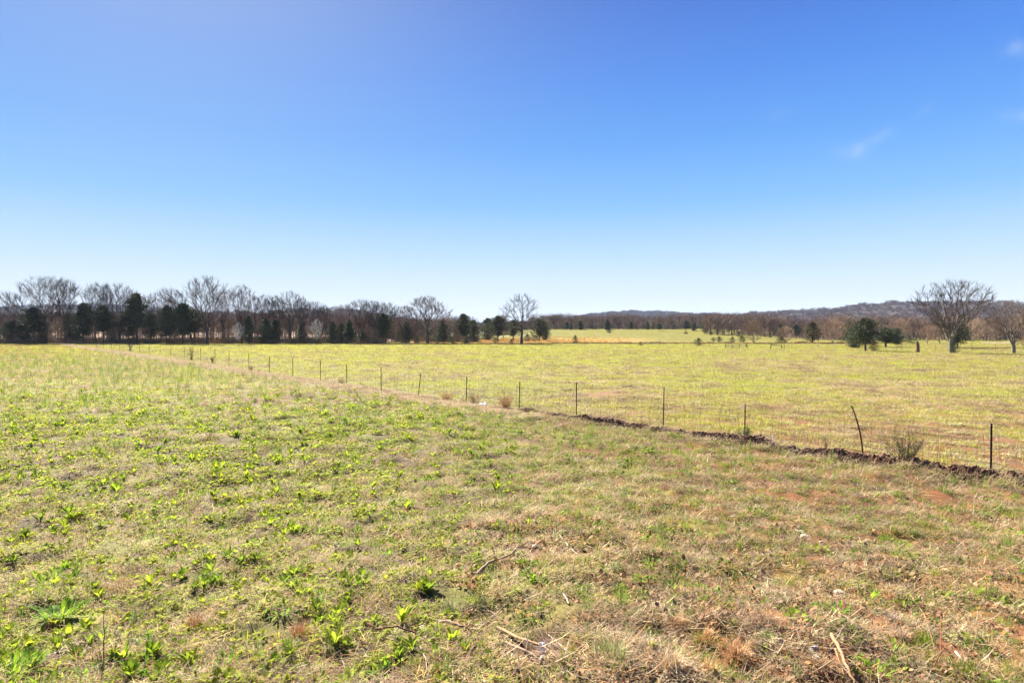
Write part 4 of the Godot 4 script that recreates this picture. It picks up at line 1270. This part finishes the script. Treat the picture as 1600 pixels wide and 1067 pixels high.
func near_things() -> void:
	var grey := Color(0.42, 0.31, 0.22)
	var white := Color(0.72, 0.64, 0.54)
	var red := Color(0.20, 0.09, 0.06)
	var tan := Color(0.50, 0.34, 0.19)
	stick("fallen_branch", "forked brown fallen branch arching over the grass at the centre", [[729, 907], [745, 905, 0.02], [762, 893, 0.05], [798, 877, 0.04], [811, 858, 0.03]], 0.019, grey, [[[796, 879, 0.04], [786, 890, 0.02], [776, 903]], [[743, 905, 0.02], [752, 906], [763, 902]]])
	stick("white_stick", "bleached white stick in the grass right of the forked branch", [[875, 842], [886, 856, 0.02], [903, 872]], 0.013, white)
	stick("fallen_branch", "dark red twiggy branch lying in the bottom grass", [[552, 980, 0.03], [580, 995, 0.05], [586, 998, 0.04], [620, 998, 0.06], [648, 1007, 0.05], [668, 1012, 0.02]], 0.010, red, [[[575, 992, 0.04], [580, 981, 0.03]], [[648, 1007, 0.05], [636, 1018, 0.02]], [[648, 1007, 0.05], [644, 997, 0.04]], [[586, 998, 0.04], [590, 1002]]])
	stick("dark_stick", "thin dark stick below the red twiggy branch", [[552, 1004, 0.03], [570, 1018, 0.03], [590, 1029]], 0.006, red)
	stick("fallen_branch", "tan forked root lying right of the grey stone", [[684, 981, 0.02], [702, 987, 0.04], [722, 994, 0.04], [748, 997, 0.03]], 0.014, grey, [[[722, 994, 0.04], [732, 984, 0.05]], [[745, 997, 0.03], [758, 984, 0.03], [770, 976]]])
	stick("long_stick", "long tan stick crossing the debris at the bottom centre", [[776, 990, 0.02], [815, 1015, 0.04], [850, 1032, 0.06], [892, 1056, 0.03]], 0.014, tan)
	stick("dark_stick", "second stick lying just below the long tan one", [[790, 1013], [830, 1035, 0.03], [866, 1058, 0.02]], 0.011, grey)
	stick("pale_stick", "short pale stick among dry grass right of the debris", [[855, 1000, 0.02], [868, 1013, 0.03], [893, 1030, 0.01]], 0.007, white)
	stick("white_stick", "short white stick in the left weeds", [[331, 898], [345, 891, 0.02], [358, 885]], 0.011, white)
	stick("pale_stick", "small curved pale twig left of the dry tussocks", [[880, 935, 0.02], [884, 944, 0.03], [889, 951]], 0.008, white)
	stick("pale_stick", "pale stalk lying in the bottom left corner", [[18, 1048, 0.02], [55, 1053, 0.04], [82, 1068]], 0.007, tan)
	stick("pale_stick", "thin white stick below the red branch", [[655, 1020, 0.02], [664, 1040, 0.02], [668, 1068]], 0.005, white)
	stick("dead_stalk", "upright dead weed stalk in the lower left", [[156, 1042, -0.02], [156, 1041, 0.12], [157, 1040, 0.30]], 0.005, grey, [[[156, 1041, 0.16], [140, 1003, 0.05]], [[157, 1040, 0.2], [120, 1000, 0.04]], [[156, 1041, 0.1], [140, 1034, 0.03]]])
	stick("fallen_branch", "heap of split tan sticks at the bottom right of centre", [[1304, 1012, 0.06], [1316, 1036, 0.06], [1330, 1064, 0.05], [1340, 1082]], 0.015, tan, [[[1262, 1070, 0.02], [1290, 1058, 0.04], [1310, 1046, 0.05]], [[1318, 1040, 0.05], [1335, 1052, 0.06], [1356, 1068, 0.04]], [[1314, 1034, 0.07], [1328, 1038, 0.08], [1345, 1052, 0.05]], [[1310, 1030, 0.05], [1324, 1072, 0.05]], [[1326, 1056, 0.06], [1350, 1060, 0.05]]])
	stick("pale_stick", "pale broken stick at the lower right", [[1500, 1032, 0.03], [1512, 1045, 0.03]], 0.010, white)
	stick("red_stem", "long thin red stem rising through the right grass", [[1452, 1072, -0.01], [1476, 1052, 0.10], [1477, 1010, 0.16], [1472, 985, 0.12], [1466, 960, 0.04]], 0.004, Color(0.36, 0.12, 0.06))
	stick("pale_stick", "slanting dry stalk left of the red stem", [[1425, 935, 0.03], [1450, 975, 0.05], [1474, 1050, 0.04]], 0.004, tan)
	stick("pale_stick", "dry stalk at the far lower right", [[1545, 1045, 0.02], [1570, 1066, 0.04]], 0.006, tan)
	# stones: [px, py, half-sizes, colour, label]
	var stones := [[661, 994, Vector3(0.052, 0.045, 0.04), Color(0.60, 0.55, 0.48), "grey stone beside the red twiggy branch"], [851, 1040, Vector3(0.035, 0.035, 0.03), Color(0.62, 0.54, 0.44), "pale stone under the long tan stick"], [1252, 836, Vector3(0.075, 0.04, 0.05), Color(0.82, 0.78, 0.70), "bright white stone in the right field"], [1261, 842, Vector3(0.06, 0.035, 0.04), Color(0.80, 0.72, 0.62), "second white stone touching the brightest one"], [1287, 850, Vector3(0.03, 0.02, 0.025), Color(0.78, 0.7, 0.6), "small white stone right of the two white stones"], [1276, 1022, Vector3(0.034, 0.03, 0.03), Color(0.66, 0.62, 0.55), "grey-white stone left of the stick heap"], [1280, 1034, Vector3(0.026, 0.022, 0.022), Color(0.62, 0.57, 0.48), "small stone below the grey-white one"], [1234, 990, Vector3(0.032, 0.028, 0.026), Color(0.68, 0.52, 0.30), "rounded yellowish stone above its twin"], [1219, 1009, Vector3(0.038, 0.03, 0.03), Color(0.70, 0.56, 0.34), "larger yellowish stone in the dry grass"], [1316, 931, Vector3(0.05, 0.028, 0.04), Color(0.62, 0.52, 0.40), "flat buff stone half sunk in the right field"], [836, 857, Vector3(0.04, 0.025, 0.03), Color(0.75, 0.70, 0.64), "white stone between the forked branch and white stick"]]
	for k in stones.size():
		var a: Array = stones[k]
		clear_at(down(a[0] - 800, a[1] - 517) + Vector3(0, 0, 0.03), 0.05)
		single("stone", stone_mesh(a[2], a[3], 80 + k, M.stone), a[4], "stone", "stones in the field").position = down(a[0] - 800, a[1] - 517) + Vector3(0, a[2].y * 0.3, 0)
	# a scrap of white plastic and a crumpled bag by the fence
	single("plastic_scrap", stone_mesh(Vector3(0.024, 0.06, 0.02), Color(0.85, 0.86, 0.88), 95, M.plain), "upright scrap of white plastic behind the long stick", "litter").position = down(848 - 800, 1030 - 517) + Vector3(0, 0.04, 0)
	single("crumpled_bag", stone_mesh(Vector3(0.22, 0.11, 0.14), Color(0.72, 0.76, 0.83), 97, M.plain), "crumpled bluish-white bag lying by the fence", "bag").position = down(755 - 800, 637 - 517) + Vector3(0, 0.08, 0)
	var pipe := Shape.new()
	pipe.bar(Vector3(0, -0.05, 0), Vector3(0.005, 0.24, 0), 0.018, 0.018, 9, Color(0.85, 0.84, 0.80))
	single("white_stake", pipe.mesh(M.plain), "short white plastic stake behind the earth ridge", "stake").position = fence_point(4.85, 0.30)
	var dead := Shape.new()
	dead.quad(Vector3(-0.035, 0, 0), Vector3(0, 0.03, -0.02), Vector3(0.035, 0.065, 0), Vector3(0.0, 0.02, 0.03), Color(0.42, 0.15, 0.06))
	dead.quad(Vector3(-0.035, 0.001, 0), Vector3(0, 0.05, 0.015), Vector3(0.036, 0.067, 0), Vector3(0.01, 0.03, 0.04), Color(0.40, 0.14, 0.06))
	single("dead_leaf", dead.mesh(M.straw), "curled rust-brown dead leaf above the tan root", "leaf").position = down(730 - 800, 970 - 517) + Vector3(0, 0.01, 0)
	# bushes on the fence
	var bushes := [[1418, 727, 0.78, 0.95, Color(0.12, 0.10, 0.06), Color(0.15, 0.14, 0.06), 5, 34, "sparse olive bush behind the ridge near the right posts"], [1167, 690, 0.42, 0.9, Color(0.12, 0.10, 0.06), Color(0.09, 0.12, 0.04), 9, 40, "green bush around the foot of the shortest rusty post"], [1292, 700, 0.30, 0.8, Color(0.2, 0.15, 0.09), Color(0.2, 0.16, 0.08), 2, 22, "wispy dry bush beside the white stake"], [698, 628, 0.50, 1.5, Color(0.48, 0.31, 0.15), Color(0.45, 0.28, 0.12), 4, 60, "orange dead bush left of the crumpled bag"], [740, 634, 0.55, 1.0, Color(0.36, 0.25, 0.14), Color(0.34, 0.25, 0.12), 4, 46, "brown dead bush right beside a fence post"], [790, 641, 0.68, 0.8, Color(0.44, 0.28, 0.14), Color(0.40, 0.26, 0.12), 4, 52, "tall rusty dead bush right of the crumpled bag"], [722, 631, 0.3, 1.0, Color(0.36, 0.24, 0.13), Color(0.32, 0.2, 0.1), 3, 30, "low dead bush between two taller dead ones"], [534, 602, 0.45, 0.8, Color(0.30, 0.2, 0.13), Color(0.28, 0.19, 0.1), 3, 30, "small dead bush left of a middle fence post"], [391, 581, 0.5, 0.7, Color(0.25, 0.16, 0.10), Color(0.2, 0.15, 0.08), 4, 30, "small dark bush at a post on the left half"], [331, 567, 0.65, 0.5, Color(0.2, 0.15, 0.09), Color(0.14, 0.13, 0.06), 6, 30, "narrow green-brown bush by a left fence post"], [404, 583, 0.35, 0.9, Color(0.3, 0.2, 0.13), Color(0.3, 0.2, 0.11), 3, 26, "low dry bush right of the small dark bush"], [298, 563, 1.5, 0.35, Color(0.2, 0.14, 0.11), Color(0.2, 0.15, 0.1), 0, 14, "bare upright sapling on the fence line at left"], [203, 549, 1.6, 0.4, Color(0.2, 0.14, 0.11), Color(0.2, 0.15, 0.1), 0, 14, "bare sapling on the fence near the tree row"]]
	for a in bushes:
		var src := twig_bush(a[7], a[3], a[4], a[5], a[6])
		var p := down(a[0] - 800, a[1] - 517)
		var o := thing("fence_bush", a[8], "bush", p, rng.randf() * TAU, "bushes along the fence")
		for c in src.get_children():
			src.remove_child(c)
			o.add_child(c, true)
		o.scale = Vector3.ONE * a[2]
		src.free()
	# dry tussocks: [px, py, height, blades, colour, label]
	var tussocks := [[1105, 1012, 0.17, 240, Color(0.55, 0.34, 0.15), "bushy orange-tan tussock above the dark hollow"], [1108, 1062, 0.15, 220, Color(0.58, 0.36, 0.15), "bright orange tussock at the bottom edge"], [1150, 1032, 0.18, 240, Color(0.50, 0.30, 0.14), "tawny tussock right of the dark hollow"], [1048, 1050, 0.16, 240, Color(0.56, 0.42, 0.24), "pale tussock left of the dark hollow"], [1180, 1022, 0.14, 160, Color(0.52, 0.36, 0.18), "tan tussock beside the reddish leaves"], [1010, 1020, 0.14, 200, Color(0.55, 0.45, 0.28), "straw-coloured tussock left of the orange ones"], [1062, 985, 0.15, 180, Color(0.48, 0.30, 0.15), "brown tussock behind the orange ones"], [960, 1035, 0.16, 190, Color(0.46, 0.44, 0.2), "half-green tussock at the bottom centre"], [1215, 1045, 0.12, 160, Color(0.60, 0.46, 0.25), "low blond tussock left of the stick heap"], [300, 985, 0.16, 180, Color(0.42, 0.22, 0.10), "reddish dry tussock in the lower left"], [465, 1000, 0.15, 220, Color(0.45, 0.21, 0.09), "rust-coloured tussock left of the twiggy branch"], [75, 985, 0.10, 160, Color(0.38, 0.2, 0.1), "brown dry tussock under the big green weed"], [1412, 1000, 0.12, 150, Color(0.52, 0.38, 0.24), "fan of pale dry grass in the right field"], [1400, 975, 0.12, 120, Color(0.46, 0.34, 0.26), "greyish dry tussock above the fan of grass"], [1395, 905, 0.10, 110, Color(0.44, 0.33, 0.24), "small grey-brown tussock in the right field"], [700, 960, 0.14, 180, Color(0.24, 0.26, 0.10), "dull green tussock above the tan root"], [750, 950, 0.14, 180, Color(0.26, 0.27, 0.11), "dull green tussock right of the dead leaf"]]
	for a in tussocks:
		var s := tuft(a[3], 0.055 * a[2] / 0.16, a[2] * 0.6, a[2] * 1.25, 0.0032, 1.15, 0.3)
		for k in s.c.size(): s.c[k] = Color(s.c[k].r * a[4].r, s.c[k].g * a[4].g, s.c[k].b * a[4].b)
		single("grass_tussock", s.mesh(M.straw), a[5], "grass tussock", "tussocks in the near grass").position = down(a[0] - 800, a[1] - 517)
	var bits := PackedFloat32Array()
	for k in 130:
		var p := Vector3.ZERO
		var v := k % 5
		if v < 2: p = down(rng.randf_range(-130, 110), rng.randf_range(455, 560))
		elif v == 2: p = down(rng.randf_range(20, 240), rng.randf_range(430, 560))
		elif v == 3: p = down(rng.randf_range(380, 620), rng.randf_range(480, 560))
		else: p = down(rng.randf_range(-780, 780), rng.randf_range(330, 560))
		var z := rng.randf_range(0.7, 1.4)
		bits.append_array(row(p + Vector3(0, 0.03, 0), rng.randf() * TAU, z, z, vary(Color(0.40, 0.29, 0.19).lerp(Color(0.20, 0.12, 0.08), rng.randf()), 0.3)))
	scatter("twig_litter", thatch(5, 0.16, 0.10, 0.28, 0.0045, 0.04).mesh(M.straw), bits, "broken twigs and stalks strewn over the near ground", "twigs")
	weeds()

func weeds() -> void:
	var leaves := []
	for k in 9:
		leaves.append(weed_leaf(rng.randf_range(0.09, 0.15), rng.randf_range(0.017, 0.028), rng.randf_range(0.25, 1.0), vary([Color(0.12, 0.24, 0.03), Color(0.17, 0.30, 0.03), Color(0.26, 0.40, 0.03)][k % 3], 0.15)).mesh(M.leaf))
	# [px, py, size]
	var spots := [[85, 965, 1.15], [8, 1062, 1.15], [65, 838, 0.85], [98, 822, 0.7], [122, 888, 0.95], [80, 908, 0.95], [180, 836, 0.9], [222, 828, 0.85], [230, 846, 0.95], [318, 812, 0.75], [313, 838, 0.8], [345, 829, 0.7], [347, 843, 0.7], [312, 870, 0.85], [265, 884, 0.85], [290, 878, 0.7], [334, 884, 0.75], [318, 910, 0.95], [355, 910, 0.85], [160, 947, 0.9], [397, 965, 0.95], [345, 1045, 0.9], [130, 1062, 0.9], [222, 1056, 0.95], [222, 1008, 0.8], [483, 813, 0.7], [455, 853, 0.75], [533, 855, 0.8], [498, 833, 0.6], [552, 832, 0.8], [530, 912, 0.8], [418, 915, 0.8], [500, 938, 0.9], [700, 884, 0.75], [605, 868, 0.7], [580, 908, 0.8], [440, 960, 0.9], [600, 1062, 0.9], [740, 1066, 0.8], [842, 972, 0.85], [1018, 994, 0.6], [968, 937, 0.8], [1006, 846, 0.7], [982, 864, 0.7], [833, 908, 0.9], [952, 897, 0.7], [1050, 925, 0.8], [1092, 928, 0.8], [920, 811, 0.6], [1211, 849, 0.8], [1260, 862, 0.75], [1311, 957, 0.85], [1362, 935, 0.8], [1419, 947, 0.8], [1475, 938, 0.8], [1420, 855, 0.6], [1545, 915, 0.8], [1590, 949, 0.9], [1535, 928, 0.8], [1370, 1055, 0.8], [1400, 1022, 0.8], [38, 750, 0.8], [98, 778, 0.85], [150, 794, 0.85], [173, 752, 0.65], [235, 801, 0.75], [88, 732, 0.6], [170, 738, 0.6], [275, 757, 0.6], [230, 780, 0.65], [343, 792, 0.75], [356, 786, 0.7], [425, 779, 0.7], [468, 769, 0.7], [505, 743, 0.6], [640, 784, 0.55], [40, 690, 0.6], [20, 660, 0.7], [105, 725, 0.6]]
	var marks := [[770, 890, "the forked fallen branch"], [889, 858, "the bleached white stick"], [610, 998, "the dark red twiggy branch"], [661, 994, "the grey stone"], [850, 1032, "the long tan stick"], [345, 891, "the short white stick"], [156, 1042, "the dead weed stalk"], [85, 965, "the biggest green weed clump"], [1316, 1036, "the heap of split sticks"], [1252, 836, "the bright white stone"], [1105, 1012, "the orange-tan tussock"], [1234, 990, "the yellowish stones"], [1470, 1000, "the thin red stem"], [300, 985, "the reddish dry tussock"], [1316, 931, "the flat buff stone"], [465, 1000, "the rust-coloured tussock"], [729, 633, "the crumpled bag"]]
	var taken := {}
	for a in spots:
		var p := down(a[0] - 800.0, a[1] - 517.0)
		var near_by := []
		for m in marks:
			near_by.append([p.distance_to(down(m[0] - 800.0, m[1] - 517.0)), m])
		near_by.sort_custom(func(q, w): return q[0] < w[0])
		var words := ""
		for m in near_by:
			var sx: float = a[0] - m[1][0]
			var sy: float = (a[1] - m[1][1]) * 2.0
			var way := ("to the right of" if sx > 0.0 else "to the left of") if absf(sx) > absf(sy) else ("in front of" if sy > 0.0 else "beyond")
			var key: String = way + m[1][2]
			if m[0] < 0.08: continue
			taken[key] = taken.get(key, 0) + 1
			words = ("leafy green weed %s %s" if taken[key] == 1 else "leafy green weed, " + COUNT[taken[key] - 1] + " one %s %s") % [way, m[1][2]]
			break
		var group := "green weeds in the near field"
		if a[0] == 85: words = "biggest bright green weed clump in the lower left"
		elif a[0] == 8: words = "large green weed in the bottom left corner"
		elif a[0] == 1018: words = "bright green sprig among the orange tussocks"
		elif a[0] == 842: words = "green weed above the long tan stick"
		clear_at(p, 0.07)
		var o := thing("weed_clump", words, "weed", p, rng.randf() * TAU, group)
		var big: bool = a[0] == 85 or a[0] == 8
		var n := 70 if big else rng.randi_range(22, 32)
		for k in n:
			var q := part("leaf", leaves[rng.randi() % 9], o)
			var z: float = a[2] * rng.randf_range(0.5, 1.2)
			var out := Vector3(cos(k * 2.4), 0, -sin(k * 2.4))
			q.basis = Basis(Vector3.UP, k * 2.4 + rng.randf() * 0.5) * Basis(Vector3(0, 0, 1), rng.randf_range(-0.5, 0.35)) * Basis.from_scale(Vector3.ONE * z)
			q.position = out * sqrt(rng.randf()) * (0.12 if big else 0.085) * a[2] + Vector3(0, -0.006, 0)

func _ready() -> void:
	rng.seed = 20240317
	lumps.seed = 3; lumps.frequency = 0.55; lumps.fractal_octaves = 4
	patches.seed = 5; patches.frequency = 0.11; patches.fractal_octaves = 4
	mottle.seed = 8; mottle.frequency = 0.12; mottle.fractal_octaves = 3
	look_and_light()
	materials()
	ground()
	ridge()
	print("ground ", Time.get_ticks_msec())
	trees()
	woods()
	print("trees ", Time.get_ticks_msec())
	fence()
	far_things()
	near_things()
	print("things ", Time.get_ticks_msec())
	sward()
	for k in kinds_of_tree: kinds_of_tree[k].free()
	print("sward ", Time.get_ticks_msec())
